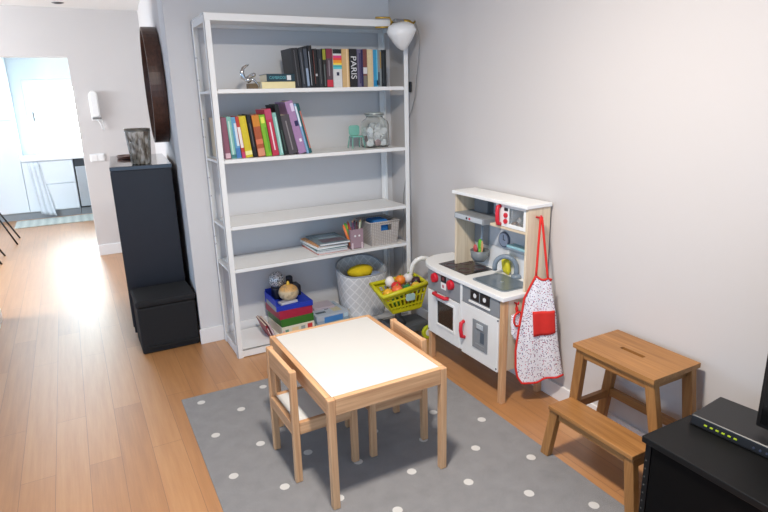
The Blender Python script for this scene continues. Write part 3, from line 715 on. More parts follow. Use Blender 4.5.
bt = tag(MB().prism(rrect(-.035, .035, -.04, .04, .015), 0, .20).build('blue_white_toy', paint('denim_white', (150, 166, 196), .6, var=.25, nscale=50), bevel=.01), 'pale blue toy box inside the quilted bin beside the yellow plush', 'toy'); bt.location = (1.72, 3.35, Z5+.09)

# ------------------------------------------------------------------ clip lamp on the shelf's top corner
BR = paint('brass', (176, 146, 70), .3, 1)
o = (1.83, 3.19, 1.92)
c = thing('clip_lamp', 'white-shaded brass clip lamp clamped to the right top corner of the shelf', 'lamp', o)
sh_ = []
n = 32; q = MB()
prof = [(.018, .055), (.045, .05), (.075, .035), (.088, .008), (.082, -.012), (.06, -.05), (.032, -.088), (.008, -.105), (.0001, -.106)]
q.lathe(prof, n, (0, 0, 0))
# tip the shade slightly towards the room
Mr = Matrix.Rotation(math.radians(-9), 4, 'Y') @ Matrix.Rotation(math.radians(8), 4, 'X')
q.v = [tuple((Mr @ Vector(p)+Vector((1.838, 3.135, 1.872)))) for p in q.v]
q.build('lamp_shade', paint('opal_white_shade', (240, 239, 236), .3, var=.01), c, o)
q = MB().tube([(1.70, 3.20, 1.952), (1.79, 3.19, 1.955), (1.80, 3.185, 1.93), (1.79, 3.185, 1.902), (1.70, 3.205, 1.899)], .006, 8)
q.build('clamp', BR, c, o)
MB().tube([(1.80, 3.185, 1.93), (1.83, 3.16, 1.938), (1.845, 3.14, 1.925)], .008, 8).build('arm', BR, c, o)
MB().box(1.80, 1.86, 3.14, 3.17, 1.925, 1.945).build('hinge', paint('steel_wire', (150, 150, 150), .3, 1), c, o, .004)
MB().tube([(1.86, 3.155, 1.936), (1.90, 3.15, 1.93), (1.925, 3.15, 1.92), (1.945, 3.155, 1.935)], [.010, .014, .010, .006], 10).build('swivel', BR, c, o)
cd = MB().tube([(1.945, 3.155, 1.93), (1.965, 3.15, 1.88), (1.972, 3.15, 1.80), (1.975, 3.17, 1.70), (1.978, 3.20, 1.60), (1.978, 3.215, 1.50), (1.975, 3.25, 1.42), (1.968, 3.31, 1.32), (1.965, 3.33, 1.15), (1.965, 3.32, .98), (1.968, 3.36, .86), (1.968, 3.38, .60), (1.972, 3.40, .20), (1.972, 3.42, .02)], .003, 6)
cord = cd.build('cord', paint('grey_flex', (150, 148, 146), .5), c, o)
MB().box(1.968, 1.984, 3.262, 3.282, 1.525, 1.59).build('cord_switch', DARK, c, o, .004)

# ------------------------------------------------------------------ rug
t = NT('grey_dotted_rug')
tc = t.n('ShaderNodeTexCoord'); sp = t.n('ShaderNodeSeparateXYZ'); t.l(tc.outputs['Object'], sp.inputs[0])
PU, PV = .1632, .1712
u = t.math('DIVIDE', t.math('SUBTRACT', sp.outputs[0], .086), PU); vv = t.math('DIVIDE', t.math('SUBTRACT', -.083, sp.outputs[1]), PV)
u = t.math('DIVIDE', t.math('SUBTRACT', sp.outputs[0], .086), PU)
vv = t.math('DIVIDE', t.math('ADD', sp.outputs[1], .083), -PV)
def lat(off):
    def wrap(x):
        y = t.math('MULTIPLY', t.math('SUBTRACT', x, off), .5)
        return t.math('MULTIPLY', t.math('SUBTRACT', y, t.math('ROUND', y)), 2)
    a = t.math('MULTIPLY', wrap(u), PU); b = t.math('MULTIPLY', wrap(vv), PV)
    return t.math('SQRT', t.math('ADD', t.math('MULTIPLY', a, a), t.math('MULTIPLY', b, b)))
d = t.math('MINIMUM', lat(0), lat(1))
fine = t.noise(t.coord(), 420, 3, .7); mid = t.noise(t.coord(), 16, 3)
dd = t.math('MULTIPLY_ADD', t.math('SUBTRACT', fine, .5), .006, d)
dot = t.math('LESS_THAN', dd, .0195)
g = t.math('ADD', t.math('MULTIPLY', fine, .82), t.math('MULTIPLY', mid, .18))
gry = t.ramp(g, [(.3, lin((104, 103, 104))), (.7, lin((156, 155, 156)))])
t.base(t.mix(dot, gry, lin((206, 204, 200)))); t.b.inputs['Roughness'].default_value = .95
if 'Sheen Weight' in t.b.inputs: t.b.inputs['Sheen Weight'].default_value = .15
t.bump(fine, .5, .004)
rug = MB().box(0, 1.325, -1.95, 0, .0006, .005)
ro = tag(rug.build('rug', t.m, None, bevel=.004), 'large grey rug with a pattern of pale dots under the white-topped table', 'rug'); ro.location = (.316, 2.871, 0)
ro.rotation_euler[2] = math.radians(-.6)

# ------------------------------------------------------------------ children's table
TW, TD, TH = .512, .680, .465
tx, ty, ta = .926, 2.040, math.radians(.2)
RT = .0052
o = (tx, ty, RT)
c = thing('kids_table', 'low beech table with a white top standing on the dotted rug', 'table', o)
H = TH-RT
fr = .028
for sx in (-1, 1):
    for sy in (-1, 1):
        cx_, cy_ = sx*(TW/2-.0145), sy*(TD/2-.0145)
        MB().box(cx_-.0145, cx_+.0145, cy_-.0145, cy_+.0145, 0, H-.001).build('leg', pine('z'), c, bevel=.004)
for sy in (-1, 1):
    y = sy*(TD/2-.012)
    MB().box(-TW/2+.029, TW/2-.029, y-.011, y+.011, H-.068, H).build('apron', pine('x'), c, bevel=.003)
for sx in (-1, 1):
    x = sx*(TW/2-.012)
    MB().box(x-.011, x+.011, -TD/2+.029, TD/2-.029, H-.068, H).build('apron', pine('y'), c, bevel=.003)
MB().box(-TW/2+.024, TW/2-.024, -TD/2+.024, TD/2-.024, H-.012, H-.0005).build('tabletop', paint('white_laminate', (214, 213, 209), .35, var=.008), c, bevel=.001, seg=1)

def kids_chair(loc, rz, label):
    """seat 0.28 square, backrest at -x"""
    c = thing('kids_chair', label, 'chair', loc, 'small chairs at the white-topped table')
    for sy in (-1, 1):
        y = sy*.132
        MB().hexa([(-.145, y-.012, 0), (-.115, y-.012, 0), (-.115, y+.012, 0), (-.145, y+.012, 0)],
                  [(-.140, y-.012, .49), (-.112, y-.012, .49), (-.112, y+.012, .49), (-.140, y+.012, .49)]).build('back_leg', pine('z'), c, bevel=.004)
        MB().box(.112, .142, y-.012, y+.012, 0, .265).build('front_leg', pine('z'), c, bevel=.004)
        MB().box(-.113, .112, y-.010, y+.010, .212, .265).build('side_rail', pine('x'), c, bevel=.003)
    MB().box(.118, .138, -.12, .12, .212, .265).build('front_rail', pine('y'), c, bevel=.003)
    MB().box(-.142, -.120, -.12, .12, .212, .265).build('rear_rail', pine('y'), c, bevel=.003)
    MB().box(-.118, .117, -.121, .121, .252, .263).build('seat', paint('white_laminate', (214, 213, 209), .35, var=.008), c, bevel=.001, seg=1)
    MB().box(-.137, -.117, -.12, .12, .405, .488).build('top_rail', pine('y'), c, bevel=.004)
    c.rotation_euler[2] = rz
    return c
kids_chair((.745, 2.068, RT), math.radians(1), 'small beech chair on the left of the table, white seat visible')
kids_chair((1.087, 2.06, RT), math.radians(180-1), 'small beech chair on the right of the table, back towards the toy kitchen')

# ------------------------------------------------------------------ step stool
o = (1.78, 1.347, 0)
c = thing('step_stool', 'oiled wood two-step stool standing against the right wall', 'step stool', o)
q = MB()
x0, x1, y0, y1, zt = 1.693, 1.958, 1.160, 1.538, .51
# top with a hand slot: four pieces round the slot
sx0, sx1, sy0, sy1 = 1.813, 1.833, 1.302, 1.408
q.box(x0, sx0, y0, y1, zt-.019, zt).box(sx1, x1, y0, y1, zt-.019, zt).box(sx0, sx1, y0, sy0, zt-.019, zt).box(sx0, sx1, sy1, y1, zt-.019, zt)
q.build('top_board', oak('y'), c, o)
def leg(px, py, qx, qy, zt_, w=.030, d=.042, zb=0):
    return MB().hexa([(px-w/2, py-d/2, zb), (px+w/2, py-d/2, zb), (px+w/2, py+d/2, zb), (px-w/2, py+d/2, zb)],
                     [(qx-w/2, qy-d/2, zt_), (qx+w/2, qy-d/2, zt_), (qx+w/2, qy+d/2, zt_), (qx-w/2, qy+d/2, zt_)])
LY, RY = (1.508, 1.578), (1.188, 1.128)
leg(1.736, 1.546, 1.718, LY[0], zt-.019, zb=.231).build('front_leg', oak('z'), c, o, .003)
leg(1.736, 1.149, 1.718, RY[0], zt-.019, zb=.231).build('front_leg', oak('z'), c, o, .003)
leg(1.935, LY[1], 1.932, LY[0], zt-.019).build('rear_leg', oak('z'), c, o, .003)
leg(1.935, RY[1], 1.932, RY[0], zt-.019).build('rear_leg', oak('z'), c, o, .003)
MB().box(1.706, 1.728, 1.205, 1.49, zt-.055, zt-.0195).build('apron', oak('y'), c, o, .002)
MB().box(1.922, 1.944, 1.205, 1.49, zt-.055, zt-.0195).build('apron', oak('y'), c, o, .002)
for y in (1.504, 1.192): MB().box(1.733, 1.918, y-.010, y+.010, zt-.055, zt-.0195).build('side_apron', oak('x'), c, o, .002)
MB().box(1.924, 1.944, 1.17, 1.525, .208, .245).build('back_rail', oak('y'), c, o, .002)
for y in (1.545, 1.150):
    MB().box(1.60, 1.92, y-.011, y+.011, .196, .2305).build('side_rail', oak('x'), c, o, .002)
MB().box(1.588, 1.722, 1.138, 1.552, .231, .250).build('step_board', oak('y'), c, o, .003)
leg(1.606, 1.566, 1.612, 1.528, .2305, .03, .042, .0052).build('step_leg', oak('z'), c, o, .003)
leg(1.606, 1.130, 1.612, 1.162, .2305, .03, .042, .0052).build('step_leg', oak('z'), c, o, .003)
MB().box(1.603, 1.621, 1.184, 1.506, .196, .2305).build('step_apron', oak('y'), c, o, .002)

# ------------------------------------------------------------------ tv bench, router, tv
o = (1.70, .45, 0)
c = thing('tv_bench', 'black television bench at the lower right corner with router on it', 'tv bench', o)
BX = 1.87
SMK = paint('smoked_black_front', (7, 6, 6), .7); SMK.node_tree.nodes['Principled BSDF'].inputs['Specular IOR Level'].default_value = .12
BB = paint('black_lacquer', (9, 9, 10), .5, var=.1); BB.node_tree.nodes['Principled BSDF'].inputs['Specular IOR Level'].default_value = .3
MB().box(1.452, BX, -.2, 1.016, .428, .45).build('top_board', BB, c, o, .003)
MB().box(1.470, BX, .992, 1.012, .0, .428).build('end_panel', BB, c, o, .002)
MB().box(1.470, BX, .40, .42, .03, .428).build('divider', BB, c, o)
MB().box(BX-.02, BX-.004, -.2, .99, .03, .428).build('back_panel', BB, c, o)
MB().box(1.470, BX, -.2, .99, .02, .04).build('floor_board', BB, c, o)
MB().box(1.472, 1.484, .43, .99, .045, .424).build('door', SMK, c, o, .002)
q = MB()
for z in (.12, .15, .18, .21, .24, .27, .30, .33, .36):
    q.cyl((1.4685, 1.004, z), (1.471, 1.004, z), .0028, 8)
q.build('screw_hole', paint('dull_steel', (90, 90, 88), .4, .6), c, o)
MB().box(1.47, 1.85, .0, .02, .0, .02).box(1.47, 1.85, .95, .99, 0, .02).build('foot', BB, c, o)
o = (1.745, .87, .4505)
c = thing('router', 'flat black router with a row of yellow-green lights on the bench', 'router', o)
RB = paint('router_black_plastic', (30, 30, 32), .4)
P = [(1.638, .985), (1.668, .62), (1.855, .60), (1.815, .995)]
# body with a slightly sloping top, front edge towards the camera
MB().hexa([(P[0][0], P[0][1], .4505), (P[1][0], P[1][1], .4505), (P[2][0], P[2][1], .4505), (P[3][0], P[3][1], .4505)],
          [(P[0][0]+.004, P[0][1]-.003, .487), (P[1][0]+.004, P[1][1], .487), (P[2][0], P[2][1], .494), (P[3][0], P[3][1], .494)]).build('case', RB, c, o, .006, 3)
led = NT('green_led'); led.base(lin((180, 200, 40))); led.b.inputs['Emission Color'].default_value = (*lin((190, 210, 40)), 1); led.b.inputs['Emission Strength'].default_value = .04
for k in range(6):
    y = .932-.018*k; x = 1.638+(.985-y)*.082
    MB().box(x-.0012, x+.003, y-.0045, y+.0045, .466, .470).build('status_light', led.m, c, o)
for k in range(3):
    y = .79-.018*k; x = 1.638+(.985-y)*.082
    MB().cyl((x-.001, y, .466), (x+.003, y, .466), .0035, 8).build('button', paint('button_blue_grey', (60, 66, 84), .4), c, o)
o = (1.78, .40, .4505)
c = thing('television', 'black flat television standing on the bench, cut by the right frame edge', 'television', o)
BT = paint('tv_black', (14, 14, 15), .3)
# panel in a plane turned towards the room
a = Vector((1.70, .818, 0)); bdir = Vector((.02, -1, 0)).normalized(); nd = Vector((1, .02, 0))
w, z0, z1 = .95, .513, 1.06
A = a; Bp = a+bdir*w; th = nd*.035
MB().hexa([(A.x, A.y, z0), (Bp.x, Bp.y, z0), (Bp.x+th.x, Bp.y, z0), (A.x+th.x, A.y, z0)], [(A.x, A.y, z1), (Bp.x, Bp.y, z1), (Bp.x+th.x, Bp.y, z1), (A.x+th.x, A.y, z1)]).build('housing', BT, c, o, .004)
MB().hexa([(A.x-.001, A.y-.012, z0+.014), (Bp.x-.001, Bp.y+.012, z0+.014), (Bp.x+.002, Bp.y+.012, z0+.014), (A.x+.002, A.y-.012, z0+.014)], [(A.x-.001, A.y-.012, z1-.012), (Bp.x-.001, Bp.y+.012, z1-.012), (Bp.x+.002, Bp.y+.012, z1-.012), (A.x+.002, A.y-.012, z1-.012)]).build('screen', paint('screen_glass', (8, 8, 9), .12), c, o)
MB().box(1.66, 1.80, .16, .52, .4505, .46).build('stand_foot', BT, c, o, .004)
MB().box(1.715, 1.74, .30, .38, .46, .52).build('stand_neck', BT, c, o, .003)
o = (1.555, .615, .4505)
c = thing('flat_black_object', 'flat black object at the front of the bench with a tiny silver mark', 'remote control', o)  # unidentified flat black case with one steel disc
MB().box(1.53, 1.575, .50, .665, .4505, .466).build('case', RB, c, o, .005, 3)
MB().cyl((1.552, .62, .4655), (1.552, .62, .468), .005, 10).build('button', paint('dull_steel', (90, 90, 88), .4, .6), c, o)

# ------------------------------------------------------------------ play kitchen
KX, KY0, KY1 = 1.705, 1.985, 2.645     # front face x, right end, left end
o = (1.85, 2.32, 0)
pk = thing('play_kitchen', 'white and pale wood toy kitchen with oven, sink and hood against the right wall', 'toy kitchen', o)
PWH = paint('toy_kitchen_white', (238, 238, 236), .35, var=.01)
PGR = paint('toy_kitchen_grey', (138, 142, 146), .45)
PRD = paint('toy_kitchen_red', (206, 30, 48), .35)
PBK = paint('toy_kitchen_black', (24, 24, 28), .35)
XB = 1.974
def kb(mb, name, m, par=pk, bev=.002, seg=2): return mb.build(name, m, par, o, bev, seg)
for y in (KY0, KY1-.028): kb(MB().box(KX, KX+.030, y, y+.028, 0, .545), 'leg', pine('z'))
for y in (KY0, KY1-.028): kb(MB().box(XB-.030, XB, y, y+.028, 0, .545), 'leg', pine('z'))
kb(MB().box(KX+.030, XB-.03, KY0+.004, KY0+.016, .175, .545), 'side_panel', pale('z'))
kb(MB().box(KX+.030, XB-.03, KY1-.016, KY1-.004, .175, .545), 'side_panel', pale('z'))
kb(MB().box(KX+.02, XB-.01, KY0+.017, KY1-.017, .175, .19), 'floor_panel', PWH)
kb(MB().box(XB-.008, XB, KY0+.03, KY1-.03, .19, .545), 'rear_panel', PWH)
kb(MB().box(KX+.01, XB-.01, 2.315, 2.327, .19, .545), 'divider', PWH)
# counter with rounded left front corner
poly = [(1.690, 1.976), (XB+.004, 1.976), (XB+.004, 2.792), (1.90, 2.802), (1.84, 2.798), (1.785, 2.775), (1.742, 2.735), (1.714, 2.685), (1.698, 2.62), (1.690, 2.54)]
kb(MB().prism(poly, .548, .571), 'counter', PWH, bev=.004)
kb(MB().prism([(1.758, 2.285), (1.968-.006, 2.285), (1.968-.006, 2.64), (1.758, 2.60)][:0] or [(1.757, 2.36), (1.945, 2.36), (1.955, 2.64), (1.757, 2.62)], .5712, .5742), 'cooktop', paint('black_hob_glass', (30, 28, 30), .15, var=.3, nscale=25), bev=.001)
for x, y in ((1.80, 2.55), (1.80, 2.43), (1.90, 2.43), (1.90, 2.55)):
    ck = MB().tube([(x+.032*math.cos(a), y+.036*math.sin(a), .5742) for a in [2*PI*k/24 for k in range(24)]], .0022, 6, True)
    kb(ck, 'burner_ring', paint('dull_burner_red', (86, 52, 54), .4), bev=0)
# sink: rim + bowl
q = MB().prism(rrect(1.742, 1.936, 2.035, 2.30, .03), .5714, .5735)
sink = kb(q, 'sink', paint('grey_sink_plastic', (132, 144, 154), .3), bev=.001)
q = MB()
out = rrect(1.752, 1.926, 2.046, 2.289, .028); inn = rrect(1.766, 1.912, 2.062, 2.273, .02); n = len(out)
q.add([(x, y, .5752) for x, y in out]+[(x, y, .574) for x, y in inn], [(k, (k+1) % n, n+(k+1) % n, n+k) for k in range(n)]+[tuple(n+k for k in range(n))], True)
q.build('sink_bowl', paint('grey_sink_bowl', (104, 116, 126), .22), sink, o)
MB().lathe([(.010, .5742), (.012, .5748), (.006, .5752)], 16, (1.84, 2.165, 0)).build('drain', STEEL, sink, o)
# faucet
Bf, Tf = Vector((1.950, 2.182, 0)), Vector((1.880, 2.272, 0))
pts = [(Bf.x, Bf.y, .571), (Bf.x, Bf.y, .612)]+[tuple(Bf.lerp(Tf, (1-math.cos(PI*k/12))/2)+Vector((0, 0, .625+.058*math.sin(PI*k/12)))) for k in range(13)]+[(Tf.x, Tf.y, .603)]
kb(MB().tube(pts, .013, 12), 'faucet', paint('faucet_grey', (126, 138, 150), .35), bev=0)
kb(MB().lathe([(.028, .571), (.026, .584), (.017, .592), (.0001, .593)], 20, (1.950, 2.182, 0)), 'faucet_base', paint('faucet_grey', (126, 138, 150), .35), bev=0)
# control strips
kb(MB().box(KX-.004, KX+.012, 2.330, KY1-.001, .432, .546), 'oven_control_panel', PGR)
kb(MB().box(KX-.004, KX+.012, KY0+.029, 2.312, .452, .546), 'sink_front_panel', PGR)
kb(MB().box(KX-.006, KX+.012, 2.312, 2.330, .175, .546), 'centre_strip', PWH)
for y in (2.567, 2.412):
    k_ = kb(MB().cyl((KX-.022, y, .514), (KX-.003, y, .514), .025, 24, .029), 'knob', PRD, bev=.003)
    MB().box(KX-.027, KX-.021, y-.005, y+.005, .49, .534).build('knob_grip', PRD, k_, o, .002)
kb(MB().box(KX-.007, KX-.003, 2.462, 2.510, .508, .545), 'clock_display', PBK, bev=.001)
kb(MB().box(KX-.008, KX-.006, 2.475, 2.497, .518, .536), 'display_digits', paint('dim_red_display', (120, 60, 64), .4), bev=0)
d_ = kb(MB().box(KX-.0065, KX-.003, 2.462, 2.510, .466, .503), 'oven_symbol_plate', PWH, bev=.001)
MB().box(KX-.0075, KX-.006, 2.478, 2.495, .476, .492).build('oven_symbol', paint('toy_kitchen_pink', (196, 120, 130), .4), d_, o)
q = kb(MB().box(KX-.008, KX-.003, 2.085, 2.238, .488, .542), 'socket_panel', PBK, bev=.001)
for y in (2.20, 2.122):
    MB().cyl((KX-.0095, y, .515), (KX-.007, y, .515), .012, 16).build('socket_symbol', paint('white_ink', (225, 225, 225), .6), q, o)
MB().box(KX-.0095, KX-.006, 2.159, 2.163, .49, .54).build('panel_gap', PGR, q, o)
kb(MB().box(KX-.010, KX-.003, 2.08, 2.25, .470, .480), 'rail_strip', PWH, bev=.001)
# oven door with window
def yz_frame(mb, y0, y1, z0, z1, hy0, hy1, hz0, hz1, xa, xb):
    return mb.box(xa, xb, y0, hy0, z0, z1).box(xa, xb, hy1, y1, z0, z1).box(xa, xb, hy0, hy1, z0, hz0).box(xa, xb, hy0, hy1, hz1, z1)
od = kb(yz_frame(MB(), 2.332, KY1-.002, .172, .428, 2.388, 2.548, .250, .388, KX-.006, KX+.008), 'oven_door', PWH)
q = yz_frame(MB(), 2.374, 2.562, .236, .402, 2.388, 2.548, .250, .388, KX-.010, KX-.005)
q.build('window_frame', PWH, od, o, .004, 2)
ow = NT('dark_oven_window'); ow.base(lin((52, 46, 44))); ow.b.inputs['Roughness'].default_value = .1; ow.b.inputs['Transmission Weight'].default_value = .5
MB().box(KX-.002, KX+.002, 2.386, 2.55, .248, .39).build('oven_window', ow.m, od, o)
MB().tube([(KX-.006, 2.560, .425), (KX-.026, 2.553, .428), (KX-.03, 2.50, .428), (KX-.026, 2.445, .428), (KX-.006, 2.438, .425)], .0105, 10).build('oven_handle', PRD, od, o)
kb(MB().box(KX+.10, KX+.20, 2.42, 2.52, .192, .26), 'oven_insert', paint('dark_brown_insert', (70, 56, 50), .6))
sd = kb(MB().box(KX-.006, KX+.008, KY0+.030, 2.311, .165, .450), 'sink_door', PWH)
MB().tube([(KX-.006, 2.292, .345), (KX-.026, 2.290, .338), (KX-.03, 2.288, .30), (KX-.026, 2.286, .265), (KX-.006, 2.284, .258)], .0105, 10).build('door_handle', PRD, sd, o)
dp = yz_frame(MB(), 2.092, 2.212, .235, .390, 2.112, 2.188, .262, .345, KX-.011, KX-.005).box(KX-.008, KX-.005, 2.11, 2.19, .26, .35).build('dispenser_panel', PGR, sd, o, .002)
MB().box(KX-.0095, KX-.007, 2.118, 2.15, .275, .335).build('dispenser_niche', paint('slate_niche', (84, 96, 108), .3), dp, o)
MB().box(KX-.016, KX-.010, 2.125, 2.175, .35, .376).build('dispenser_nozzle', paint('light_grey_plastic', (190, 196, 200), .35), dp, o, .003)
for y, z in ((2.636, .182), (2.022, .182), (2.018, .44)): kb(MB().cyl((KX-.008, y, z), (KX-.004, y, z), .005, 8), 'screw', pg, bev=0)
# upper part
UX = 1.832
kb(MB().box(UX, XB, KY0, KY0+.014, .572, .978), 'upper_side', pale('z'))
kb(MB().box(UX+.004, XB, 2.560, 2.574, .572, .978), 'upper_side', pale('z'))
kb(MB().box(UX-.014, XB+.004, KY0-.006, 2.580, .979, .997), 'upper_top', PWH, bev=.003)
kb(MB().box(XB-.006, XB, KY0+.015, 2.559, .70, .978), 'back_panel', paint('light_grey_board', (196, 198, 202), .5))
kb(MB().box(XB-.007, XB-.001, KY0+.015, 2.559, .572, .699), 'splashback', paint('splash_white', (226, 226, 226), .4))
kb(MB().box(UX+.006, XB-.007, KY0+.015, 2.269, .851, .865), 'upper_shelf', pale('y'))
kb(MB().box(XB-.012, XB-.0065, 2.43, 2.558, .69, .84), 'backplate', PGR)
kb(MB().box(XB-.05, XB-.0065, 2.40, 2.515, .8785, .978), 'hood_chimney', paint('dark_grey_chimney', (104, 110, 116), .5))
hd = kb(MB().prism([(UX-.012, .846), (XB-.007, .846), (XB-.007, .878), (UX-.008, .878)], 2.30, 2.559, 'y'), 'hood', PGR)
MB().box(UX-.014, UX-.009, 2.312, 2.548, .850, .874).build('hood_front', paint('light_hood_front', (190, 196, 200), .4), hd, o, .001)
for y in (2.44, 2.415): MB().cyl((UX-.017, y, .862), (UX-.012, y, .862), .006, 10).build('hood_button', PBK if y > 2.42 else PRD, hd, o)
# microwave box
mw = kb(yz_frame(MB(), 2.003, 2.222, .866, .975, 2.02, 2.125, .884, .962, UX+.004, UX+.014), 'microwave_front', PWH)
pw = NT('clear_plastic_window'); pw.base((.85, .88, .9)); pw.b.inputs['Transmission Weight'].default_value = .9; pw.b.inputs['Roughness'].default_value = .05; pw.b.inputs['IOR'].default_value = 1.15
MB().box(UX+.008, UX+.010, 2.018, 2.127, .882, .964).build('microwave_window', pw.m, mw, o)
MB().tube([(UX+.004, 2.188, .965), (UX-.012, 2.188, .962), (UX-.016, 2.187, .945), (UX-.016, 2.185, .895), (UX-.012, 2.185, .878), (UX+.004, 2.185, .875)], .0105, 10).build('microwave_handle', PRD, mw, o)
MB().box(UX+.001, UX+.005, 2.130, 2.156, .947, .962).build('microwave_display', PBK, mw, o)
for z in (.925, .895): MB().cyl((UX-.004, 2.143, z), (UX+.005, 2.143, z), .012, 14).build('microwave_button', PRD, mw, o)
kb(MB().box(UX+.014, XB-.007, 2.222, 2.231, .866, .975), 'microwave_side', PWH)
kb(MB().box(UX+.02, XB-.008, 2.118, 2.128, .866, .975), 'microwave_partition', PWH)
# clock
ck = kb(MB().cyl((XB-.016, 2.300, .752), (XB-.0065, 2.300, .752), .043, 28), 'clock', paint('clock_rim', (92, 98, 116), .4), bev=.003)
MB().cyl((XB-.0175, 2.300, .752), (XB-.0155, 2.300, .752), .035, 28).build('clock_face', paint('clock_face_grey', (176, 184, 200), .4), ck, o)
MB().box(XB-.0185, XB-.017, 2.298, 2.302, .750, .778).box(XB-.0185, XB-.017, 2.284, 2.301, .750, .754).build('clock_hand', PBK, ck, o)
kb(MB().box(XB-.060, XB-.0065, 2.02, 2.225, .735, .747), 'blue_ledge', paint('aqua_ledge', (150, 196, 206), .4))
kb(MB().tube([(XB-.012, 2.50, .83), (XB-.03, 2.50, .83), (XB-.03, 2.50, .836)], .004, 8), 'hook', STEEL, bev=0)
# oven mitt hook and apron hook on the right end panel
kb(MB().tube([(1.885, KY0, .937), (1.885, KY0-.03, .937), (1.885, KY0-.032, .95)], .005, 8), 'apron_hook', PRD, bev=0)
kb(MB().tube([(1.775, KY0+.003, .528), (1.775, KY0-.022, .528), (1.775, KY0-.024, .54)], .004, 8), 'mitt_hook', PRD, bev=0)

# things on the toy kitchen
o2 = (XB-.0605, 2.445, .603)
c = thing('utensil_pot', 'grey half-round utensil pot against the toy kitchen splashback', 'pot', o2)
MB().open_lathe([(.001, .0), (.03, .003), (.046, .025), (.053, .068), (.049, .068), (.042, .027), (.028, .008), (.001, .006)], 24).build('bowl', paint('mid_grey_plastic', (120, 124, 126), .45), c)
ut = [((196, 84, 84), 'red spoon', .026, -.01, .085, .018), ((96, 176, 48), 'green spatula', -.004, .0, .120, .020), ((206, 160, 110), 'wooden stirrer', -.028, -.006, .115, .010), ((150, 156, 160), 'steel ladle', .008, .012, .20, .006)]
for rgb, nm, dy, dx, hh_, r in ut:
    u_ = thing('toy_utensil', '%s standing in the grey utensil pot' % ('toy '+nm), 'toy utensil', (o2[0]+dx, o2[1]+dy, .612), 'toy utensils in the grey pot')
    m = paint('cover_%d_%d_%d' % rgb, rgb, .4)
    if 'steel' in nm: MB().cyl((0, 0, 0), (.005, -.008, hh_), r, 8).build('handle', STEEL, u_); MB().ball((0, 0, .004), .012, 12).build('bowl', STEEL, u_)
    else:
        MB().cyl((0, 0, 0), (0, 0, hh_*.6), r*.45, 8).build('handle', m, u_)
        MB().ball((0, 0, hh_*.72), r, 14, hh_*.30/r*1.0, .4, 1.0).build('blade', m, u_)
o2 = (XB-.035, 2.24, .575)
c = thing('toy_banana_bunch', 'yellow-green toy banana bunch behind the toy faucet', 'toy fruit', (1.950, 2.262, .5715))
for k in range(4):
    a0 = -.5+.33*k
    MB().tube([(0.004*k-.006, .028*math.sin(a0)*1.2, .098), (-.008+.004*k, .048*math.sin(a0)+.004, .066), (-.004+.004*k, .05*math.sin(a0), .024), (0.004*k-.004, .04*math.sin(a0), .004)], [.005, .013, .013, .005], 10).build('banana', paint('toy_yellow', (228, 214, 48), .5), c)
MB().ball((0, 0, .10), .010, 12).build('stalk', paint('toy_green', (110, 150, 40), .5), c)
mc = thing('toy_cup', 'small magenta toy cup on the pale blue ledge', 'toy cup', (XB-.035, 2.035, .7475))
MB().open_lathe([(.001, 0), (.014, 0), (.018, .036), (.0155, .036), (.012, .004), (.001, .004)], 20).build('cup', paint('toy_magenta', (176, 30, 84), .4), mc)
MB().tube([(0, .016, .028), (0, .027, .024), (0, .026, .012), (0, .015, .009)], .0025, 6).build('cup_handle', paint('toy_magenta', (176, 30, 84), .4), mc)
for k, (dy, rgb, nm, cat, h_) in enumerate(((2.085, (214, 206, 196), 'white paper milk carton', 'toy carton', .055), (2.048, (60, 110, 80), 'dark green can', 'toy can', .045), (2.10, (150, 120, 100), 'brown bread roll', 'toy bread', .03))):
    x = (1.885, 1.925, 1.86)[k]
    c = thing(('toy_carton', 'toy_can', 'toy_bread')[k], 'toy %s inside the toy microwave' % nm, cat, (x, dy, .8655))
    m = paint('cover_%d_%d_%d' % rgb, rgb, .5)
    if k == 0:
        MB().box(-.016, .016, -.016, .016, 0, h_*.65).build('body', m, c, bevel=.001)
        MB().hexa([(-.016, -.016, h_*.65), (.016, -.016, h_*.65), (.016, .016, h_*.65), (-.016, .016, h_*.65)], [(-.016, -.002, h_), (.016, -.002, h_), (.016, .002, h_), (-.016, .002, h_)]).build('gable_top', m, c)
    elif k == 1:
        MB().cyl((0, 0, 0), (0, 0, h_), .017, 18).build('body', m, c, bevel=.001); MB().cyl((0, 0, h_), (0, 0, h_+.001), .0155, 18).build('lid', STEEL, c)
    else:
        MB().ball((0, 0, .016), .024, 16, .66, .9, 1.0).build('roll', m, c)

# apron hanging at the right end of the toy kitchen
t = NT('dotted_cotton'); cc = t.coord()
vo = t.n('ShaderNodeTexVoronoi'); vo.inputs['Scale'].default_value = 125; t.l(cc, vo.inputs['Vector'])
sc_ = t.n('ShaderNodeSeparateColor'); t.l(vo.outputs['Color'], sc_.inputs[0])
pc = t.ramp(sc_.outputs[0], [(0, lin((60, 60, 120))), (.33, lin((190, 60, 90))), (.66, lin((90, 80, 130))), (1, lin((150, 120, 110)))])
t.base(t.mix(t.math('LESS_THAN', vo.outputs['Distance'], .33), lin((236, 234, 238)), pc)); t.b.inputs['Roughness'].default_value = .9
DOT = t.m
RED = paint('red_cotton', (214, 44, 36), .85, var=.08)
PA = Vector((1.755, 1.965, 0)); QA = Vector((1.975, 1.84, 0)); da = (QA-PA).normalized(); na = Vector((da.y, -da.x, 0))
o = (1.85, 1.91, .15)
c = thing('kids_apron', 'white dotted child apron with red pocket and edging hung on the toy kitchen', 'apron', o)
Lz = [(.672, .094), (.63, .074), (.563, .044), (.50, .036), (.40, .022), (.294, .011), (.20, .014), (.154, .024), (.125, .045)]
Rz = [(.658, .150), (.64, .166), (.60, .172), (.50, .193), (.45, .202), (.385, .208), (.30, .222), (.20, .24), (.147, .250)]
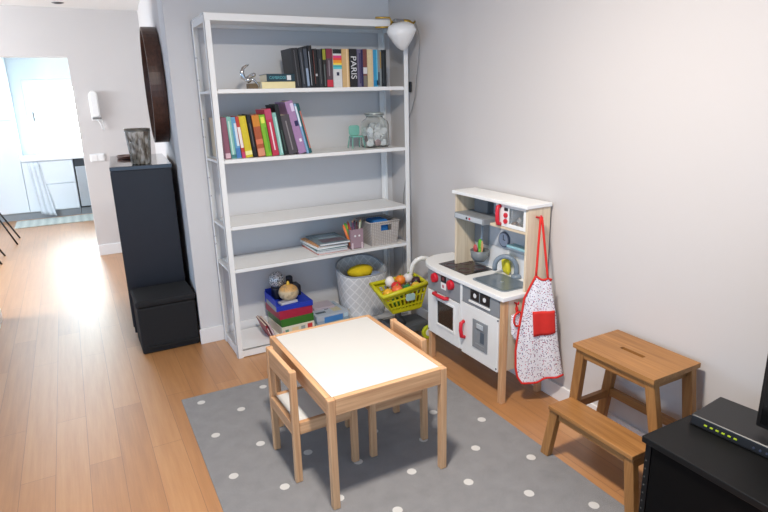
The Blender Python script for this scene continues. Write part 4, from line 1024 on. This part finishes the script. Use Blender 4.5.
def ip(tab, f):
    k = f*(len(tab)-1); i = min(int(k), len(tab)-2); g = k-i
    return [tab[i][j]*(1-g)+tab[i+1][j]*g for j in (0, 1)]
def apt(u, f, lift=0):
    zl, sl = ip(Lz, f); zr, sr = ip(Rz, f)
    s_ = sl+(sr-sl)*u; z = zl+(zr-zl)*u
    if f > .85: z += (f-.85)/.15*(-.012*math.sin(u*PI*1.6+.3))
    if f < .1: z -= (.1-f)/.1*.012*math.sin(u*PI)
    wv = .010*math.sin(u*8.5+.6)*f*f+.006*math.sin(u*15+2)*f
    if lift: wv *= 1
    p = PA+da*s_+na*(wv+lift+.012*math.sin(u*PI)*(.3+f*.5)); p.z = z
    return p
NU, NV = 22, 32; v = []; f = []
for j in range(NV+1):
    for i in range(NU+1): v.append(apt(i/NU, j/NV))
for j in range(NV):
    for i in range(NU): f.append((j*(NU+1)+i, j*(NU+1)+i+1, (j+1)*(NU+1)+i+1, (j+1)*(NU+1)+i))
MB().add(v, f, True).build('cloth', DOT, c, o, solid=.003)
edge = [apt(i/NU, 0) for i in range(NU+1)]+[apt(1, j/NV) for j in range(1, NV+1)]+[apt(1-i/NU, 1) for i in range(1, NU+1)]+[apt(0, 1-j/NV) for j in range(1, NV)]
le = [apt(0, j/NV) for j in range(NV+1)]+[apt(i/NU, 1) for i in range(1, NU+1)]
MB().tube(le, .0055, 8).build('red_edging', RED, c, o)
MB().tube([apt(i/NU, 0) for i in range(NU+1)], .0055, 8).build('neck_edging', RED, c, o)
# pocket
v = []; f = []
for j in range(9):
    for i in range(9):
        g = j/8; h_ = i/8
        ss = (.083+.010*g)*(1-h_)+(.197+.011*g)*h_; zz = (.496-.129*g)*(1-h_)+(.499-.114*g)*h_
        fl = next(k for k in range(101) if ip(Lz, k/100)[0] <= zz)/100
        sl, sr = ip(Lz, fl)[1], ip(Rz, fl)[1]
        p = apt(min(.97, (ss-sl)/(sr-sl)), fl, .006); p.z = zz
        v.append(p)
for j in range(8):
    for i in range(8): f.append((j*9+i, j*9+i+1, (j+1)*9+i+1, (j+1)*9+i))
MB().add(v, f, True).build('pocket', RED, c, o, solid=.004)
h0 = Vector((1.885, 1.957, .942))
a0, a1 = apt(0, 0), apt(1, 0)
def arc(p, q, m=10, bow=.0, side=Vector((0, 0, 0))): return [p.lerp(q, k/m)+side*math.sin(PI*k/m) for k in range(m+1)]
MB().tube(arc(a0, h0, 10)+arc(h0+Vector((.006, -.002, 0)), a1, 10)[0:], .0055, 8).build('neck_strap', RED, c, o)
rr = apt(1, .09)
MB().tube([a1, a1+da*.012+Vector((0, 0, -.004)), rr+da*.006+Vector((0, 0, .01)), rr], .005, 8).build('side_tie', RED, c, o)
# oven mitt
o = (1.762, 1.965, .45)
c = thing('oven_mitt', 'small white dotted oven mitt with red edging on the toy kitchen end', 'oven mitt', o)
prof = [(-.022, .03), (-.024, -.02), (-.020, -.07), (-.004, -.10), (.018, -.105), (.036, -.085), (.040, -.05), (.046, -.03), (.058, -.012), (.054, .004), (.040, -.004), (.034, .01), (.030, .03)]
MB().prism(prof, -.012, .010, 'y').build('mitt', DOT, c, bevel=.008, seg=3)
MB().tube([(.004+.026*math.cos(a), -.015, .028-.0+.036*math.sin(a)-.02) for a in [2*PI*k/20 for k in range(20)]], .005, 8, True).build('red_edging', RED, c)
MB().tube([(.004, -.006, .03), (-.004, -.004, .06), (.0, -.002, .085), (.006, -.004, .06), (.010, -.006, .03)], .004, 8).build('hanging_loop', RED, c)

# ------------------------------------------------------------------ toy shopping cart
CY = paint('chartreuse_plastic', (196, 190, 20), .4)
o = (1.66, 2.90, 0)
c = thing('toy_cart', 'chartreuse toy shopping cart full of play food beside the toy kitchen', 'toy cart', o)
def bil(P, u, w): return P[0].lerp(P[1], u).lerp(P[3].lerp(P[2], u), w)
TOP = [Vector(p) for p in ((1.508, 2.835, .35), (1.815, 2.835, .385), (1.825, 3.00, .395), (1.525, 3.03, .372))]   # front-left, front-right, back-right, back-left
BOT = [Vector(p) for p in ((1.59, 2.868, .225), (1.785, 2.862, .228), (1.79, 2.985, .23), (1.61, 3.0, .228))]
q = MB().tube([TOP[0], TOP[0].lerp(TOP[1], .5), TOP[1], TOP[1].lerp(TOP[2], .5), TOP[2], TOP[2].lerp(TOP[3], .5), TOP[3], TOP[3].lerp(TOP[0], .5)], .015, 10, True)
q.build('basket_rim', CY, c, o)
q = MB().hexa([b_-Vector((0, 0, .012)) for b_ in BOT], BOT)
q.build('basket_floor', CY, c, o, .004)
for i in range(4):
    a0, a1, b0, b1 = TOP[i], TOP[(i+1) % 4], BOT[i], BOT[(i+1) % 4]
    q = MB(); ns = 9 if i % 2 == 0 else 5
    ctr = (BOT[0]+BOT[2])/2
    for k in range(ns+1):
        u = k/ns; q.bar(b0.lerp(b1, u), a0.lerp(a1, u), .011, .006, ((b0+b1)/2-ctr).normalized())
    for g in (.06, .25, .62, .90):
        q.bar(b0.lerp(a0, g), b1.lerp(a1, g), .022 if g in (.06, .90) else .010, .006, ((b0+b1)/2-ctr).normalized())
    q.build('basket_side', CY, c, o)
lb = MB().prism(rrect(-.032, .032, -.022, .022, .01), -.004, .004, 'y')
P0 = (BOT[0].lerp(TOP[0], .62)).lerp(BOT[1].lerp(TOP[1], .62), .60)
lb.v = [(p[0]+P0.x, p[1]+P0.y-.008, p[2]+P0.z) for p in lb.v]
lb.build('basket_badge', paint('pale_blue_badge', (170, 200, 196), .4), c, o, .002)
DG = paint('dark_grey_plastic', (74, 78, 82), .5)
q = MB().hexa([(1.60, 2.885, .06), (1.87, 2.875, .05), (1.87, 3.05, .05), (1.62, 3.10, .06)], [(1.60, 2.885, .10), (1.86, 2.88, .115), (1.86, 3.04, .115), (1.62, 3.09, .10)])
q.build('base', DG, c, o, .012, 3)
MB().tube([(1.70, 2.93, .11), (1.66, 2.93, .17), (1.66, 2.93, .235)], .020, 10).build('stem', DG, c, o)
LIME = paint('lime_wheel', (190, 200, 40), .45); HUB = paint('white_hub', (226, 224, 214), .4); GW = paint('grey_wheel', (96, 98, 100), .5)
for (x, y, m) in ((1.84, 2.862, LIME), (1.845, 3.07, LIME), (1.615, 2.872, GW), (1.63, 3.115, GW)):
    w_ = MB().cyl((x, y-.012, .046), (x, y+.012, .046), .045, 24).build('wheel', m, c, o, .006)
    MB().cyl((x, y-.016, .046), (x, y+.016, .046), .024, 18).build('wheel_hub', HUB, w_, o, .003)
WT = paint('white_tube_plastic', (236, 235, 230), .35)
MB().tube([(1.79, 2.99, .385), (1.797, 2.985, .44), (1.803, 2.975, .475), (1.822, 2.965, .50), (1.85, 2.955, .512), (1.88, 2.94, .51)], .015, 12).build('handle', WT, c, o)
MB().tube([(1.87, 2.86, .10), (1.89, 2.87, .30), (1.90, 2.885, .44), (1.895, 2.91, .50), (1.88, 2.94, .51)], .015, 12).build('handle_post', WT, c, o)
# play food
foods = [('toy_pepper', 'yellow-orange toy pepper at the left end of the cart basket', (1.535, 2.875), .034, (230, 170, 40), .38),
 ('toy_orange', 'big orange toy fruit at the front of the cart basket', (1.60, 2.878), .036, (232, 110, 60), .395),
 ('toy_egg', 'white toy egg at the back left of the cart basket', (1.600, 2.97), .030, (238, 232, 224), .425),
 ('toy_tomato', 'red toy tomato in the middle of the cart basket', (1.620, 2.925), .032, (206, 40, 40), .405),
 ('toy_lettuce', 'dark green toy vegetable at the front of the cart basket', (1.672, 2.878), .033, (34, 120, 70), .39),
 ('toy_tangerine', 'bright orange toy tangerine at the back of the cart basket', (1.672, 2.965), .034, (236, 130, 40), .425),
 ('toy_apple', 'yellow toy apple at the front right of the cart basket', (1.735, 2.880), .028, (226, 180, 60), .40),
 ('toy_onion', 'white toy onion at the back right of the cart basket', (1.735, 2.975), .033, (226, 222, 220), .425),
 ('toy_aubergine', 'dark purple toy aubergine at the right end of the cart basket', (1.768, 2.925), .030, (56, 28, 40), .415)]
for nm, lb_, (x, y), r, rgb, z in foods:
    fd = thing(nm, lb_, 'toy food', (x+.028, y, z-.035), 'play food in the toy cart')
    m = paint('cover_%d_%d_%d' % rgb, rgb, .4)
    MB().ball((0, 0, 0), r, 18, 1.15 if nm in ('toy_egg', 'toy_pepper') else .95, 1.15 if nm == 'toy_aubergine' else 1, 1, .05 if nm in ('toy_pepper', 'toy_lettuce') else 0).build('flesh', m, fd)
    if nm not in ('toy_egg',): MB().cyl((0, 0, r*.88), (.003, 0, r*1.2), .005, 8, .003).build('stalk', paint('toy_green', (110, 150, 40), .5), fd)
for k, (x, y, z, rgb, nm) in enumerate(((1.62, 2.915, .30, (90, 170, 60), 'green'), (1.70, 2.925, .30, (226, 120, 60), 'orange'), (1.66, 2.925, .345, (120, 170, 60), 'pale green'), (1.745, 2.93, .345, (200, 60, 50), 'red'))):
    fd = thing('toy_vegetable', '%s toy vegetable lower down, seen through the cart basket slots' % nm, 'toy food', (x+.022, y, z-.02), 'play food in the toy cart')
    MB().ball((0, 0, 0), .033, 16).build('flesh', paint('cover_%d_%d_%d' % rgb, rgb, .4), fd)
    MB().cyl((0, 0, .03), (.002, 0, .038), .005, 8, .003).build('stalk', paint('toy_green', (110, 150, 40), .5), fd)

# ------------------------------------------------------------------ light
def light(name, kind, loc, energy, color, **kw):
    l = bpy.data.lights.new(name, kind); l.energy = energy; l.color = color
    for k, v in kw.items(): setattr(l, k, v)
    o = bpy.data.objects.new(name, l); COL.objects.link(o); o.location = loc; return o
light('ceiling_lamp', 'AREA', (.60, 1.30, 2.355), 60, (1, .92, .83), shape='DISK', size=.24)
d = light('hall_fill', 'AREA', (-2.9, 5.15, 1.45), 170, (.82, .91, 1), shape='RECTANGLE', size=.6, size_y=1.5)  # added fill light, aimed to brighten the far hall wall
d.rotation_euler = (Vector((.45, 6.41, 1.3))-d.location).to_track_quat('-Z', 'Z').to_euler()
light('kitchen_fill', 'AREA', (-.6, 7.9, 2.355), 24, (.82, .92, 1), shape='DISK', size=.5)  # added overhead fill to lift the far kitchen, no fixture modelled
W = bpy.data.worlds.new('daylight'); S.world = W; W.use_nodes = True
bg = W.node_tree.nodes['Background']; bg.inputs[0].default_value = (.44, .68, 1, 1); bg.inputs[1].default_value = 1.6
S.view_settings.view_transform = 'Standard'; S.view_settings.look = 'None'; S.view_settings.gamma = 1; S.view_settings.exposure = .06
S.view_settings.use_curve_mapping = False
